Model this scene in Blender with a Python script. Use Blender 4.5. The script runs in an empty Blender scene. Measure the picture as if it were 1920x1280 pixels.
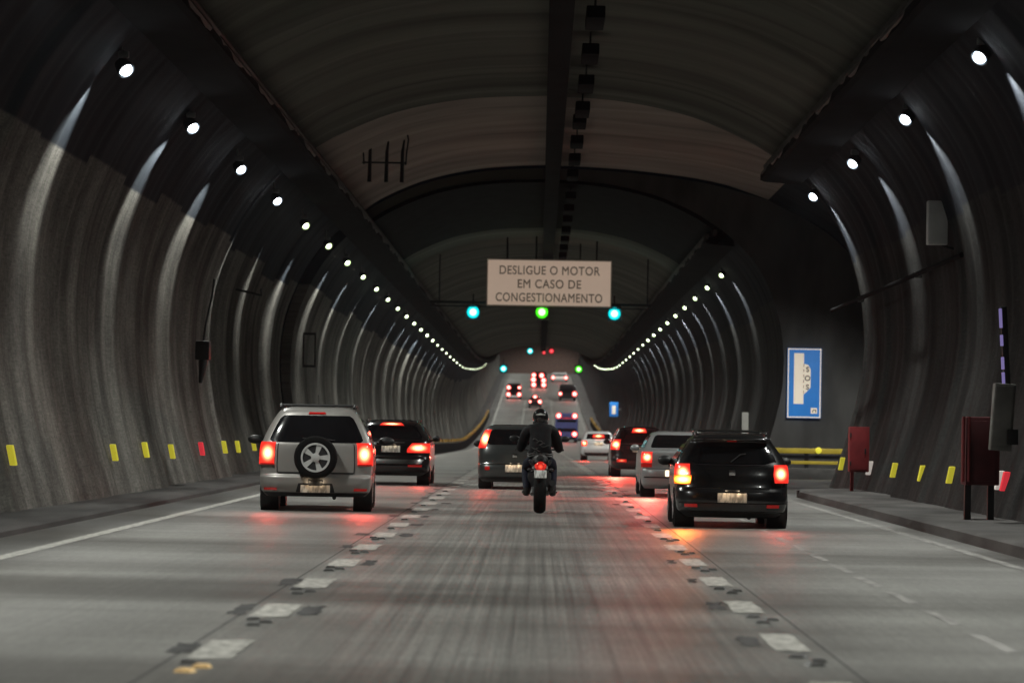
import bpy, bmesh, math, random
import numpy as np
from mathutils import Vector, Matrix, Euler
random.seed(7)
R = math.radians
PI = math.pi
scene = bpy.context.scene
col = scene.collection

# ------------------------------------------------------------------ camera
K = 1.5                                # metres of depth per layout unit
F_PX, VPX, VPY, ROLL = 4000.0*K, 50.0, 160.0, R(1.0)
CAM_H = 1.41
cd = bpy.data.cameras.new("camera")
cam = bpy.data.objects.new("camera", cd)
col.objects.link(cam)
d = Vector((VPX, -VPY, -F_PX)).normalized()
u = Vector((math.sin(ROLL), math.cos(ROLL), 0))
u = (u - d * u.dot(d)).normalized()
r = d.cross(u)
rot = Matrix((r, d, u))                # rows: cam->world
cam.matrix_world = Matrix.Translation((0, 0, CAM_H)) @ rot.to_4x4()
cd.sensor_width = 36.0
cd.lens = 36.0 * F_PX / 1920.0
cd.clip_end = 2000
cd.clip_start = 0.1
cd.dof.use_dof = True
cd.dof.focus_distance = 34.0*K
cd.dof.aperture_fstop = 2.6
scene.camera = cam

# ------------------------------------------------------------------ world, exposure
w = bpy.data.worlds.new("World")
scene.world = w
w.use_nodes = True
w.node_tree.nodes["Background"].inputs[0].default_value = (0.01, 0.013, 0.02, 1)
w.node_tree.nodes["Background"].inputs[1].default_value = 0.05
scene.view_settings.view_transform = 'Standard'
scene.view_settings.look = 'None'
scene.view_settings.exposure = 0.0
scene.view_settings.gamma = 1.0
scene.cycles.filter_width = 1.5
scene.cycles.max_bounces = 6
scene.cycles.diffuse_bounces = 3
scene.cycles.glossy_bounces = 3
scene.cycles.sample_clamp_indirect = 4.0
scene.cycles.caustics_reflective = False
scene.cycles.caustics_refractive = False
scene.cycles.use_light_tree = True
scene.cycles.use_denoising = True

WALL_F = .40
LAMP_W = 1500.0           # watts of one wall floodlight
LAMP_COL = (0.98, 1.0, 0.93)

# ------------------------------------------------------------------ small maths
def pchip(xs, ys):
    xs = np.array(xs, float); ys = np.array(ys, float)
    h = np.diff(xs); dl = np.diff(ys) / h
    m = np.zeros(len(xs)); m[0] = dl[0]; m[-1] = dl[-1]
    for i in range(1, len(xs) - 1):
        if dl[i-1] * dl[i] > 0:
            w1 = 2*h[i] + h[i-1]; w2 = h[i] + 2*h[i-1]
            m[i] = (w1 + w2) / (w1/dl[i-1] + w2/dl[i])
    def f(x):
        x = min(max(x, xs[0]), xs[-1])
        i = int(min(max(np.searchsorted(xs, x) - 1, 0), len(xs) - 2))
        t = (x - xs[i]) / h[i]
        return float((2*t**3-3*t*t+1)*ys[i] + (t**3-2*t*t+t)*h[i]*m[i] + (-2*t**3+3*t*t)*ys[i+1] + (t**3-t*t)*h[i]*m[i+1])
    return f

H = pchip([K*q for q in (-60, 0, 50, 110, 173, 205, 240, 280, 317, 350, 380, 410, 450, 520, 600)],
          [0, 0, 0, -.22, -.5, .1, 1.3, 3.8, 6.3, 8.7, 10.5, 11.6, 12.0, 11.5, 9.5])
def slope(y): return math.atan((H(y + 1) - H(y - 1)) / 2)

# ------------------------------------------------------------------ materials
def nt(name):
    m = bpy.data.materials.new(name); m.use_nodes = True
    return m, m.node_tree, m.node_tree.nodes["Principled BSDF"]

def mat(name, c, rough=.6, metal=0., var=.15, vscale=(3, 3, 3), coat=0., bump=0., bscale=None, emit=None, estr=0., spec=.5, coords='Object', detail=4.):
    m, t, b = nt(name)
    L = t.links.new
    b.inputs['Roughness'].default_value = rough
    b.inputs['Metallic'].default_value = metal
    b.inputs['Coat Weight'].default_value = coat
    b.inputs['Coat Roughness'].default_value = .06
    b.inputs['Specular IOR Level'].default_value = spec
    tc = t.nodes.new('ShaderNodeTexCoord')
    mp = t.nodes.new('ShaderNodeMapping'); mp.inputs['Scale'].default_value = vscale
    L(tc.outputs[coords], mp.inputs['Vector'])
    n = t.nodes.new('ShaderNodeTexNoise'); n.inputs['Scale'].default_value = 1; n.inputs['Detail'].default_value = detail
    L(mp.outputs[0], n.inputs['Vector'])
    cr = t.nodes.new('ShaderNodeValToRGB')
    cr.color_ramp.elements[0].position = .3; cr.color_ramp.elements[1].position = .7
    cr.color_ramp.elements[0].color = tuple(min(1, k*(1-var)) for k in c) + (1,)
    cr.color_ramp.elements[1].color = tuple(min(1, k*(1+var)) for k in c) + (1,)
    L(n.outputs['Fac'], cr.inputs[0]); L(cr.outputs[0], b.inputs['Base Color'])
    if bump:
        bp = t.nodes.new('ShaderNodeBump'); bp.inputs['Strength'].default_value = bump; bp.inputs['Distance'].default_value = .01
        if bscale:
            n2 = t.nodes.new('ShaderNodeTexNoise'); n2.inputs['Scale'].default_value = bscale; n2.inputs['Detail'].default_value = 5
            L(tc.outputs[coords], n2.inputs['Vector']); L(n2.outputs['Fac'], bp.inputs['Height'])
        else:
            L(n.outputs['Fac'], bp.inputs['Height'])
        L(bp.outputs[0], b.inputs['Normal'])
    if emit:
        b.inputs['Emission Color'].default_value = tuple(emit) + (1,)
        b.inputs['Emission Strength'].default_value = estr
    return m

def lens(name, rim, core, s_rim, s_core, cx=.5, cz=.5, rad=.42, base=None, ax=('X', 'Z'), power=2.2):
    """a lamp glass: a bright bulb behind it that falls off towards the edge of the glass"""
    m, t, b = nt(name)
    L = t.links.new
    b.inputs['Base Color'].default_value = tuple(base or tuple(k*.25 for k in rim)) + (1,)
    b.inputs['Roughness'].default_value = .15
    tc = t.nodes.new('ShaderNodeTexCoord'); sp = t.nodes.new('ShaderNodeSeparateXYZ')
    L(tc.outputs['Generated'], sp.inputs[0])
    def math_(op, a, bb):
        n = t.nodes.new('ShaderNodeMath'); n.operation = op
        for i, v in enumerate((a, bb)):
            if v is None: continue
            if isinstance(v, (int, float)): n.inputs[i].default_value = v
            else: L(v, n.inputs[i])
        return n.outputs[0]
    dx = math_('SUBTRACT', sp.outputs[ax[0]], cx); dz = math_('SUBTRACT', sp.outputs[ax[1]], cz)
    d2 = math_('SQRT', math_('ADD', math_('MULTIPLY', dx, dx), math_('MULTIPLY', dz, dz)), None)
    k = math_('SUBTRACT', 1.0, math_('MINIMUM', math_('DIVIDE', d2, rad), 1.0))
    k = math_('POWER', k, power)
    mx = t.nodes.new('ShaderNodeMix'); mx.data_type = 'RGBA'
    L(k, mx.inputs[0]); mx.inputs[6].default_value = tuple(rim) + (1,); mx.inputs[7].default_value = tuple(core) + (1,)
    L(mx.outputs[2], b.inputs['Emission Color'])
    st = math_('ADD', math_('MULTIPLY', k, s_core - s_rim), s_rim)
    L(st, b.inputs['Emission Strength'])
    return m

def wall_mat(name, base, upper, thr):
    """ribbed sprayed concrete: streaks run up the wall, soot-black paint above `thr` metres"""
    m, t, b = nt(name); L = t.links.new
    b.inputs['Roughness'].default_value = .82
    b.inputs['Specular IOR Level'].default_value = .12
    at = t.nodes.new('ShaderNodeAttribute'); at.attribute_name = 'local_height'
    tc = t.nodes.new('ShaderNodeTexCoord'); sp = t.nodes.new('ShaderNodeSeparateXYZ'); L(tc.outputs['Object'], sp.inputs[0])
    cb = t.nodes.new('ShaderNodeCombineXYZ')
    L(sp.outputs['Y'], cb.inputs[0]); L(at.outputs['Fac'], cb.inputs[1])
    def noise(sc, det=4, rough=.6):
        mp = t.nodes.new('ShaderNodeMapping'); mp.inputs['Scale'].default_value = sc
        L(cb.outputs[0], mp.inputs['Vector'])
        n = t.nodes.new('ShaderNodeTexNoise'); n.inputs['Scale'].default_value = 1
        n.inputs['Detail'].default_value = det; n.inputs['Roughness'].default_value = rough
        L(mp.outputs[0], n.inputs['Vector']); return n.outputs['Fac']
    st = noise((.75, .08, 1)); bl = noise((.45, .5, 1), 8, .7); fine = noise((11, 6, 1), 8, .8)
    grit = noise((3.2, 24, 1), 5, .8)
    def mix(a, bb, f, typ='MULTIPLY'):
        n = t.nodes.new('ShaderNodeMix'); n.data_type = 'RGBA'; n.blend_type = typ
        for i, v in ((0, f), (6, a), (7, bb)):
            if hasattr(v, 'links'): L(v, n.inputs[i])
            elif isinstance(v, (int, float)): n.inputs[i].default_value = v
            else: n.inputs[i].default_value = tuple(v) + (1,)
        return n.outputs[2]
    def ramp(f, p0, p1, c0, c1):
        n = t.nodes.new('ShaderNodeValToRGB'); e = n.color_ramp.elements
        e[0].position = p0; e[1].position = p1; e[0].color = tuple(c0) + (1,); e[1].color = tuple(c1) + (1,)
        L(f, n.inputs[0]); return n.outputs[0]
    c = ramp(st, .32, .68, tuple(k*.30 for k in base), tuple(k*1.5 for k in base))
    c = mix(c, ramp(bl, .3, .75, (.45, .45, .46), (1.2, 1.18, 1.14)), 1.0)
    c = mix(c, ramp(fine, .3, .7, (.6, .6, .6), (1.3, 1.3, 1.3)), 1.0)
    c = mix(c, ramp(grit, .3, .7, (.62, .62, .62), (1.34, 1.34, 1.34)), 1.0)
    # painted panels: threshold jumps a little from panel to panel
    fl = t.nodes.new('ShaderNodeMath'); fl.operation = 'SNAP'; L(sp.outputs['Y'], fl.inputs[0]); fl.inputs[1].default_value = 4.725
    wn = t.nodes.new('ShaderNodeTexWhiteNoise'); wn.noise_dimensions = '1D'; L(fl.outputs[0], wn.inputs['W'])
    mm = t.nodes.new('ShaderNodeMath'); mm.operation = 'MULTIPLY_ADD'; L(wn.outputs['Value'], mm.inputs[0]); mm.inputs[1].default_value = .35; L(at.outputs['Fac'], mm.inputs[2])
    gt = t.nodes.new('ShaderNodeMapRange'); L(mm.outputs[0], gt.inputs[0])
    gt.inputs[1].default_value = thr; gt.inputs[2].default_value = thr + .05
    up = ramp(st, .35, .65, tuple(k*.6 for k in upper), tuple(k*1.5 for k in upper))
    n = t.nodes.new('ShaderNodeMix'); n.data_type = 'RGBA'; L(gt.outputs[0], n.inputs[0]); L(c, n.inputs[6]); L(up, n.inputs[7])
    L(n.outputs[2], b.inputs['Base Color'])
    bp = t.nodes.new('ShaderNodeBump'); bp.inputs['Strength'].default_value = .5; bp.inputs['Distance'].default_value = .03
    L(fine, bp.inputs['Height']); L(bp.outputs[0], b.inputs['Normal'])
    return m

def road_mat():
    m, t, b = nt('worn_road_concrete'); L = t.links.new
    tc = t.nodes.new('ShaderNodeTexCoord')
    def noise(sc, det=4, rough=.6):
        mp = t.nodes.new('ShaderNodeMapping'); mp.inputs['Scale'].default_value = sc
        L(tc.outputs['Object'], mp.inputs['Vector'])
        n = t.nodes.new('ShaderNodeTexNoise'); n.inputs['Scale'].default_value = 1
        n.inputs['Detail'].default_value = det; n.inputs['Roughness'].default_value = rough
        L(mp.outputs[0], n.inputs['Vector']); return n.outputs['Fac']
    def ramp(f, p0, p1, c0, c1):
        n = t.nodes.new('ShaderNodeValToRGB'); e = n.color_ramp.elements
        e[0].position = p0; e[1].position = p1; e[0].color = tuple(c0) + (1,); e[1].color = tuple(c1) + (1,)
        L(f, n.inputs[0]); return n.outputs[0]
    def mul(a, bb):
        n = t.nodes.new('ShaderNodeMix'); n.data_type = 'RGBA'; n.blend_type = 'MULTIPLY'; n.inputs[0].default_value = 1
        L(a, n.inputs[6]); L(bb, n.inputs[7]); return n.outputs[2]
    coarse = noise((34, 2.6, 1), 6, .8)
    lane = noise((.55, .008, 1), 3); groove = noise((16, .05, 1), 5, .7); cross = noise((.06, .32, 1), 4); grain = noise((70, 26, 1), 5, .75); patch = noise((.35, .09, 1), 5)
    c = ramp(lane, .3, .7, (.165, .164, .156), (.24, .238, .225))
    sx = t.nodes.new('ShaderNodeSeparateXYZ'); L(tc.outputs['Object'], sx.inputs[0])
    ab = t.nodes.new('ShaderNodeMath'); ab.operation = 'ABSOLUTE'; L(sx.outputs['X'], ab.inputs[0])
    mr = t.nodes.new('ShaderNodeMapRange'); L(ab.outputs[0], mr.inputs[0])
    mr.inputs[1].default_value = .9; mr.inputs[2].default_value = 2.4; mr.inputs[3].default_value = 1.; mr.inputs[4].default_value = .25
    gm = t.nodes.new('ShaderNodeMix'); gm.data_type = 'RGBA'; gm.blend_type = 'MULTIPLY'
    L(mr.outputs[0], gm.inputs[0]); L(c, gm.inputs[6]); L(ramp(groove, .34, .66, (.58, .58, .59), (1.3, 1.3, 1.29)), gm.inputs[7]); c = gm.outputs[2]
    c = mul(c, ramp(cross, .35, .65, (.55, .53, .52), (1.25, 1.25, 1.25)))  # bright and dark bands of the lamp pools put into the road colour
    c = mul(c, ramp(patch, .3, .7, (.78, .76, .75), (1.15, 1.15, 1.15)))
    c = mul(c, ramp(coarse, .32, .68, (.72, .72, .72), (1.26, 1.26, 1.26)))
    c = mul(c, ramp(grain, .25, .75, (.62, .62, .62), (1.35, 1.35, 1.35)))
    # grime along both edges of the carriageway
    xe = t.nodes.new('ShaderNodeMath'); xe.operation = 'MULTIPLY_ADD'; L(patch, xe.inputs[0]); xe.inputs[1].default_value = .7; L(ab.outputs[0], xe.inputs[2])
    em = t.nodes.new('ShaderNodeMapRange'); L(xe.outputs[0], em.inputs[0]); em.inputs[1].default_value = 5.5; em.inputs[2].default_value = 6.1
    gx = t.nodes.new('ShaderNodeMix'); gx.data_type = 'RGBA'; gx.blend_type = 'MULTIPLY'; L(em.outputs[0], gx.inputs[0]); L(c, gx.inputs[6]); gx.inputs[7].default_value = (.36, .35, .34, 1); c = gx.outputs[2]
    L(c, b.inputs['Base Color'])
    rr = t.nodes.new('ShaderNodeMapRange'); L(patch, rr.inputs[0]); rr.inputs[3].default_value = .36; rr.inputs[4].default_value = .6
    L(rr.outputs[0], b.inputs['Roughness'])
    bp = t.nodes.new('ShaderNodeBump'); bp.inputs['Strength'].default_value = .35; bp.inputs['Distance'].default_value = .006
    L(grain, bp.inputs['Height']); L(bp.outputs[0], b.inputs['Normal'])
    return m

MT = {}
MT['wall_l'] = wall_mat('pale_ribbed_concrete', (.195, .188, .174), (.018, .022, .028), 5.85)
MT['wall_r'] = wall_mat('dark_ribbed_concrete', (.046, .046, .046), (.014, .016, .021), 5.6)  # base far darker than the left wall
MT['ceil'] = mat('sooty_vault_concrete', (.13, .128, .112), .9, spec=.05, var=.35, vscale=(.08, .9, .08), bump=.3, bscale=3.0)
MT['ceil_b'] = mat('pale_vault_concrete', (.36, .30, .27), .9, spec=.05, var=.3, vscale=(.15, .7, .15), bump=.3, bscale=3.0)  # paler base also stands in for stronger light over the lay-by
MT['end'] = mat('layby_end_concrete', (.085, .083, .082), .9, var=.45, vscale=(.9, .9, .35), bump=.3, bscale=4.0)
MT['ledge'] = mat('black_ledge', (.010, .010, .011), .9, spec=.08, var=.4, vscale=(2, .7, 2))  # near-black base shared by ledges, tray, fixtures and vault ring
MT['cable'] = mat('dusty_cable', (.05, .046, .04), .65, var=.5, vscale=(3, 1.4, 3))
MT['road'] = road_mat()
MT['kerb'] = mat('kerb_concrete', (.075, .072, .07), .9, var=.5, vscale=(1.2, .5, 3), bump=.4, bscale=20)
MT['shoulder'] = mat('dirty_walkway', (.040, .038, .037), .9, var=.6, vscale=(1.6, .35, 2), bump=.4, bscale=15)
MT['paint'] = mat('worn_white_paint', (.40, .39, .36), .6, var=.42, vscale=(14, 5, 1), detail=8)
MT['faint'] = mat('faded_white_paint', (.27, .26, .25), .6, var=.45, vscale=(9, 1.2, 1), detail=6)
MT['black_paint'] = mat('blackout_paint', (.05, .05, .05), .7, var=.5, vscale=(6, 3, 1))
MT['steel'] = mat('galvanised_steel', (.25, .25, .25), .45, metal=.7, var=.2)
MT['dark_steel'] = mat('dark_steel', (.025, .025, .027), .55, metal=.3, var=.3)
MT['black'] = mat('black_plastic', (.012, .012, .013), .5, var=.3)
MT['rubber'] = mat('tyre_rubber', (.006, .006, .006), .9, spec=.15, var=.3, vscale=(8, 8, 8))
MT['rim'] = mat('alloy_rim', (.62, .62, .61), .32, metal=.25, coat=.4, var=.1)
MT['glass'] = mat('tinted_glass', (.006, .006, .007), .07, var=.2, coat=.4)
MT['chrome'] = mat('chrome_trim', (.7, .7, .7), .18, metal=1., var=.05)
MT['p_silver'] = mat('silver_paint', (.30, .285, .27), .40, metal=.35, coat=.7, var=.06)
MT['p_black'] = mat('black_paint_gloss', (.008, .008, .009), .22, coat=1., var=.2)
MT['p_grey'] = mat('charcoal_paint', (.045, .05, .05), .3, metal=.3, coat=1., var=.12)
MT['p_silver2'] = mat('pale_silver_paint', (.33, .335, .34), .36, metal=.35, coat=.7, var=.06)
MT['p_white'] = mat('white_paint', (.62, .62, .62), .35, coat=.7, var=.05)
MT['p_blue'] = mat('blue_paint', (.10, .12, .33), .4, coat=.5, var=.1)
MT['p_dark'] = mat('dark_car_paint', (.018, .014, .016), .25, coat=1., var=.2)
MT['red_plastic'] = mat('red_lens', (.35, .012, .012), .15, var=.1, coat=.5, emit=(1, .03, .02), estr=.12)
MT['red_cab'] = mat('fire_red_paint', (.22, .022, .026), .55, var=.25)
MT['darkred_cab'] = mat('dull_maroon_paint', (.07, .008, .011), .6, var=.3)
MT['greybox'] = mat('grey_box_paint', (.33, .32, .30), .6, var=.15)
MT['darkbox'] = mat('dark_grey_box_paint', (.16, .155, .145), .7, var=.3)  # darker grey than the other boxes
MT['palebox'] = mat('pale_grey_box_paint', (.68, .68, .68), .6, var=.12)
MT['yellow_refl'] = mat('yellow_delineator', (.75, .66, .05), .35, var=.1, vscale=(30, 30, 30), emit=(.85, .75, .06), estr=.42)  # glow imitates headlights thrown back; the marker is no lamp
MT['gold_stud'] = mat('gold_stud', (.75, .50, .22), .4, var=.4, vscale=(40, 40, 40), emit=(.9, .6, .28), estr=.25)  # emission imitates the shine thrown back by the stud
MT['red_refl'] = mat('red_delineator', (.7, .03, .04), .35, var=.1, emit=(.9, .05, .07), estr=.55)  # self-glow stands in for returned headlight
MT['white_refl'] = mat('white_delineator', (.75, .70, .66), .4, var=.1, emit=(.9, .8, .72), estr=.4)  # glow for returned headlight, also put on distant pale bumpers
MT['yellow_rail'] = mat('yellow_rail_paint', (.45, .33, .03), .5, var=.25, vscale=(2, 2, 6))
MT['sign_face'] = mat('sign_glow_face', (.55, .46, .38), .6, var=.07, vscale=(.8, 1, 1.4), emit=(.64, .47, .36), estr=.50)  # headlight shine on the panel imitated by emission, no lamp inside
MT['sign_ink'] = mat('sign_faded_ink', (.17, .14, .11), .7, var=.3, vscale=(3, 3, 3), emit=(.45, .35, .26), estr=.09)  # slight emission so the lettering shares the panel's imitated shine
MT['sos_blue'] = mat('sos_blue_face', (.02, .16, .45), .5, var=.2, vscale=(1.3, 1, 1.1), emit=(.012, .14, .46), estr=.55)  # emission imitates headlights on reflective sheeting
MT['sos_white'] = mat('sos_white', (.75, .66, .55), .5, var=.08, emit=(.8, .68, .54), estr=.5)  # same imitated headlight shine as the blue face
MT['sos_ink'] = mat('sos_ink', (.15, .15, .14), .6, var=.1)
MT['lamp_glow'] = None
MT['purple_glow'] = mat('violet_led_edge', (.2, .2, .3), .3, var=.05, emit=(.50, .40, .95), estr=.32)
MT['jacket'] = mat('black_jacket', (.007, .007, .008), .75, spec=.2, var=.4, vscale=(9, 9, 9), bump=.6, bscale=14)
MT['jeans'] = mat('dark_blue_jeans', (.008, .010, .020), .85, spec=.2, var=.35, vscale=(12, 12, 12), bump=.4, bscale=25)
MT['leather'] = mat('black_leather', (.015, .014, .013), .5, var=.3, bump=.4, bscale=30)
MT['helmet'] = mat('glossy_black_helmet', (.01, .01, .011), .12, coat=1., var=.2)
MT['helmet_mark'] = mat('pale_helmet_mark', (.45, .45, .44), .3, var=.3)
MT['skin'] = mat('skin', (.30, .18, .12), .6, var=.15)

MT['lamp_glow'] = lens('floodlight_glass', (.62, .82, 1), (1, 1, .97), .45, 40., rad=.52, power=.75, base=(.3, .3, .3))
MT['lamp_green'] = lens('greenish_floodlight_glass', (.72, 1, .42), (1, 1, .90), .75, 14., rad=.50, power=1., base=(.3, .3, .3))
BRAKE = lens('brake_lens', (1, .035, .022), (1, .42, .16), 1.0, 16.0, rad=.46, power=1.5)
TAIL = lens('tail_lens', (1, .04, .025), (1, .30, .13), .55, 4.5)
DIMT = lens('dim_tail_lens', (1, .03, .02), (1, .16, .08), .35, 1.6)
AMBER = lens('amber_lens', (1, .20, .01), (1, .50, .11), 1.2, 26.0, rad=.6, power=1.4)
FARL = lens('far_tail_lens', (1, .025, .03), (1, .5, .4), 1.15, 12.0, rad=.5, power=1.1)
CYAN = lens('cyan_signal_lens', (.0, .66, .70), (.6, 1, 1), 1.15, 9., rad=.34, power=.8)
GREEN = lens('green_signal_lens', (.06, .85, .01), (.6, 1, .5), 1.15, 9., rad=.34, power=.8)
REDS = lens('red_signal_lens', (1, .03, .05), (1, .2, .2), 1.2, 2.6, rad=.5)
WARM_EMITTER = mat('warm_emitter', (.9, .8, .6), .3, emit=(1, .75, .45), estr=3.)  # warm emissive surface for the sedan's bumper spot

def plate_mat(name, c):
    m, t, b = nt(name); L = t.links.new
    tc = t.nodes.new('ShaderNodeTexCoord'); mp = t.nodes.new('ShaderNodeMapping'); mp.inputs['Scale'].default_value = (9, 1, 1.2)
    n = t.nodes.new('ShaderNodeTexNoise'); n.inputs['Scale'].default_value = 1; n.inputs['Detail'].default_value = 1
    L(tc.outputs['Generated'], mp.inputs[0]); L(mp.outputs[0], n.inputs['Vector'])
    cr = t.nodes.new('ShaderNodeValToRGB'); e = cr.color_ramp.elements
    e[0].position = .38; e[1].position = .58; e[0].color = tuple(k*.42 for k in c) + (1,); e[1].color = tuple(c) + (1,)
    L(n.outputs['Fac'], cr.inputs[0]); L(cr.outputs[0], b.inputs['Base Color']); b.inputs['Roughness'].default_value = .5
    return m
MT['plate'] = plate_mat('number_plate_worn', (.72, .62, .52))
MT['plate_w'] = plate_mat('number_plate_white', (.75, .75, .72))

# ------------------------------------------------------------------ mesh building
class MB:
    def __init__(s): s.v = []; s.f = []
    def add(s, vs, fs):
        o = len(s.v); s.v += [tuple(p) for p in vs]; s.f += [tuple(i + o for i in q) for q in fs]; return s
    def box(s, c, d, rot=None, bev=0.0):
        bm = bmesh.new(); bmesh.ops.create_cube(bm, size=1)
        for v in bm.verts: v.co = Vector((v.co.x*d[0], v.co.y*d[1], v.co.z*d[2]))
        if bev: bmesh.ops.bevel(bm, geom=bm.edges[:], offset=min(bev, min(d)*.45), segments=2, affect='EDGES', profile=.7)
        m = Matrix.Translation(c) @ (Euler(rot).to_matrix().to_4x4() if rot else Matrix())
        bm.verts.ensure_lookup_table()
        s.add([m @ v.co for v in bm.verts], [[v.index for v in f.verts] for f in bm.faces]); bm.free(); return s
    def tube(s, pts, rad, n=10, cap=True):
        pts = [Vector(p) for p in pts]
        rs = rad if isinstance(rad, (list, tuple)) else [rad]*len(pts)
        vs = []; fs = []
        ref = None
        for i, p in enumerate(pts):
            t = (pts[min(i+1, len(pts)-1)] - pts[max(i-1, 0)]).normalized()
            if ref is None:
                ref = Vector((0, 0, 1)) if abs(t.z) < .9 else Vector((1, 0, 0))
            a = t.cross(ref).normalized(); b = a.cross(t).normalized(); ref = b
            for k in range(n):
                an = 2*PI*k/n
                vs.append(p + (a*math.cos(an) + b*math.sin(an))*rs[i])
        for i in range(len(pts)-1):
            for k in range(n):
                fs.append((i*n+k, i*n+(k+1) % n, (i+1)*n+(k+1) % n, (i+1)*n+k))
        if cap:
            fs.append(tuple(range(n-1, -1, -1))); fs.append(tuple((len(pts)-1)*n+k for k in range(n)))
        return s.add(vs, fs)
    def lathe(s, prof, c=(0, 0, 0), axis='X', n=32, closed=False):
        """prof: (along axis, radius)"""
        vs = []; fs = []
        for (a, rr) in prof:
            for k in range(n):
                an = 2*PI*k/n; p = (rr*math.cos(an), rr*math.sin(an))
                if axis == 'X': q = (a, p[0], p[1])
                elif axis == 'Y': q = (p[1], a, p[0])
                else: q = (p[0], p[1], a)
                vs.append((q[0]+c[0], q[1]+c[1], q[2]+c[2]))
        m = len(prof)
        for i in range(m if closed else m-1):
            j = (i+1) % m
            for k in range(n): fs.append((i*n+k, i*n+(k+1) % n, j*n+(k+1) % n, j*n+k))
        if not closed:
            fs.append(tuple(range(n-1, -1, -1))); fs.append(tuple((m-1)*n+k for k in range(n)))
        return s.add(vs, fs)
    def ball(s, c, rx, ry, rz, n=16, m=10, zmin=-1.):
        vs = []; fs = []
        for i in range(m+1):
            th = -PI/2 + PI*i/m
            zz = max(math.sin(th), zmin)
            rr = math.cos(th)
            for k in range(n):
                an = 2*PI*k/n
                vs.append((c[0]+rx*rr*math.cos(an), c[1]+ry*rr*math.sin(an), c[2]+rz*zz))
        for i in range(m):
            for k in range(n): fs.append((i*n+k, i*n+(k+1) % n, (i+1)*n+(k+1) % n, (i+1)*n+k))
        return s.add(vs, fs)
    def prism(s, poly, y0, y1):
        """poly in (x, z), extruded along y"""
        n = len(poly)
        vs = [(p[0], y0, p[1]) for p in poly] + [(p[0], y1, p[1]) for p in poly]
        fs = [tuple(range(n)), tuple(range(2*n-1, n-1, -1))] + [(i, i+n, (i+1) % n+n, (i+1) % n) for i in range(n)]
        return s.add(vs, fs)
    def build(s, name, m, parent=None, smooth=True, angle=40):
        me = bpy.data.meshes.new(name); me.from_pydata(s.v, [], s.f); me.validate()
        bm = bmesh.new(); bm.from_mesh(me); bmesh.ops.remove_doubles(bm, verts=bm.verts[:], dist=1e-5)
        bmesh.ops.recalc_face_normals(bm, faces=bm.faces[:]); bm.to_mesh(me); bm.free()
        me.materials.append(m)
        if smooth:
            me.shade_smooth()
            try: me.set_sharp_from_angle(angle=R(angle))
            except Exception: pass
        o = bpy.data.objects.new(name, me); col.objects.link(o)
        if parent: o.parent = parent
        return o

def tag(o, label=None, cat=None, group=None, kind=None):
    if label: o['label'] = label
    if cat: o['category'] = cat
    if group: o['group'] = group
    if kind: o['kind'] = kind
    return o
def empty(name, label, cat, loc=(0, 0, 0), rz=0, group=None, rx=0):
    o = bpy.data.objects.new(name, None); o.empty_display_size = .3; col.objects.link(o)
    o.location = loc; o.rotation_euler = (rx, 0, rz)
    return tag(o, label, cat, group)
def children(o): return [c for c in bpy.data.objects if c.parent == o]
def copy_tree(o, parent=None):
    c = o.copy(); col.objects.link(c); c.parent = parent
    for ch in children(o): copy_tree(ch, c)
    return c
def lamp(name, kind, energy, colr, loc, parent=None, direction=None, size=.05, angle=None, blend=.4):
    l = bpy.data.lights.new(name, kind); l.energy = energy; l.color = colr
    if kind in ('POINT', 'SPOT'): l.shadow_soft_size = size
    if kind == 'SPOT': l.spot_size = angle; l.spot_blend = blend
    o = bpy.data.objects.new(name, l); col.objects.link(o); o.location = loc
    if direction is not None: o.rotation_euler = Vector(direction).to_track_quat('-Z', 'Y').to_euler()
    if parent: o.parent = parent
    return o
def text(s_, size, name, m, parent, loc, rot=(PI/2, 0, 0), bold=.0, ext=.004, sx=1.0):
    c = bpy.data.curves.new(name, 'FONT'); c.body = s_; c.size = size; c.align_x = 'CENTER'; c.align_y = 'CENTER'
    c.bevel_depth = bold; c.bevel_resolution = 0; c.extrude = ext; c.space_character = 1.08
    t = bpy.data.objects.new(name, c); col.objects.link(t)
    bpy.context.view_layer.update()
    me = bpy.data.meshes.new_from_object(t.evaluated_get(bpy.context.evaluated_depsgraph_get()))
    bpy.data.objects.remove(t)
    me.name = name; me.materials.clear(); me.materials.append(m)
    o = bpy.data.objects.new(name, me); col.objects.link(o)
    o.location = loc; o.rotation_euler = rot; o.scale = (sx, 1, 1)
    if parent: o.parent = parent
    return o

# ------------------------------------------------------------------ tunnel
Y0, A_END, B_END, Y1 = -24.0*K, 51.0*K, 68.0*K, 419.0*K
def spline(keys, n):
    """Catmull-Rom through keys, resampled to n points evenly by length"""
    k = [Vector(p) for p in keys]; k = [2*k[0]-k[1]] + k + [2*k[-1]-k[-2]]
    out = []
    for i in range(1, len(k)-2):
        for j in range(24):
            t = j/24; p0, p1, p2, p3 = k[i-1], k[i], k[i+1], k[i+2]
            out.append(.5*((2*p1)+(p2-p0)*t+(2*p0-5*p1+4*p2-p3)*t*t+(3*p1-p0-3*p2+p3)*t**3))
    out.append(k[-2])
    ln = [0]
    for a, b in zip(out, out[1:]): ln.append(ln[-1]+(b-a).length)
    res = []
    for i in range(n):
        q = ln[-1]*i/(n-1)
        j = max(0, min(int(np.searchsorted(ln, q))-1, len(out)-2))
        t = (q-ln[j])/max(ln[j+1]-ln[j], 1e-9)
        res.append(out[j].lerp(out[j+1], min(max(t, 0), 1)))
    return res
WL = [(7.3, -.05), (7.75, 1.5), (7.95, 3.0), (7.85, 4.5), (7.4, 5.8), (6.85, 6.72), (6.3, 7.34), (5.72, 7.82)]
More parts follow.
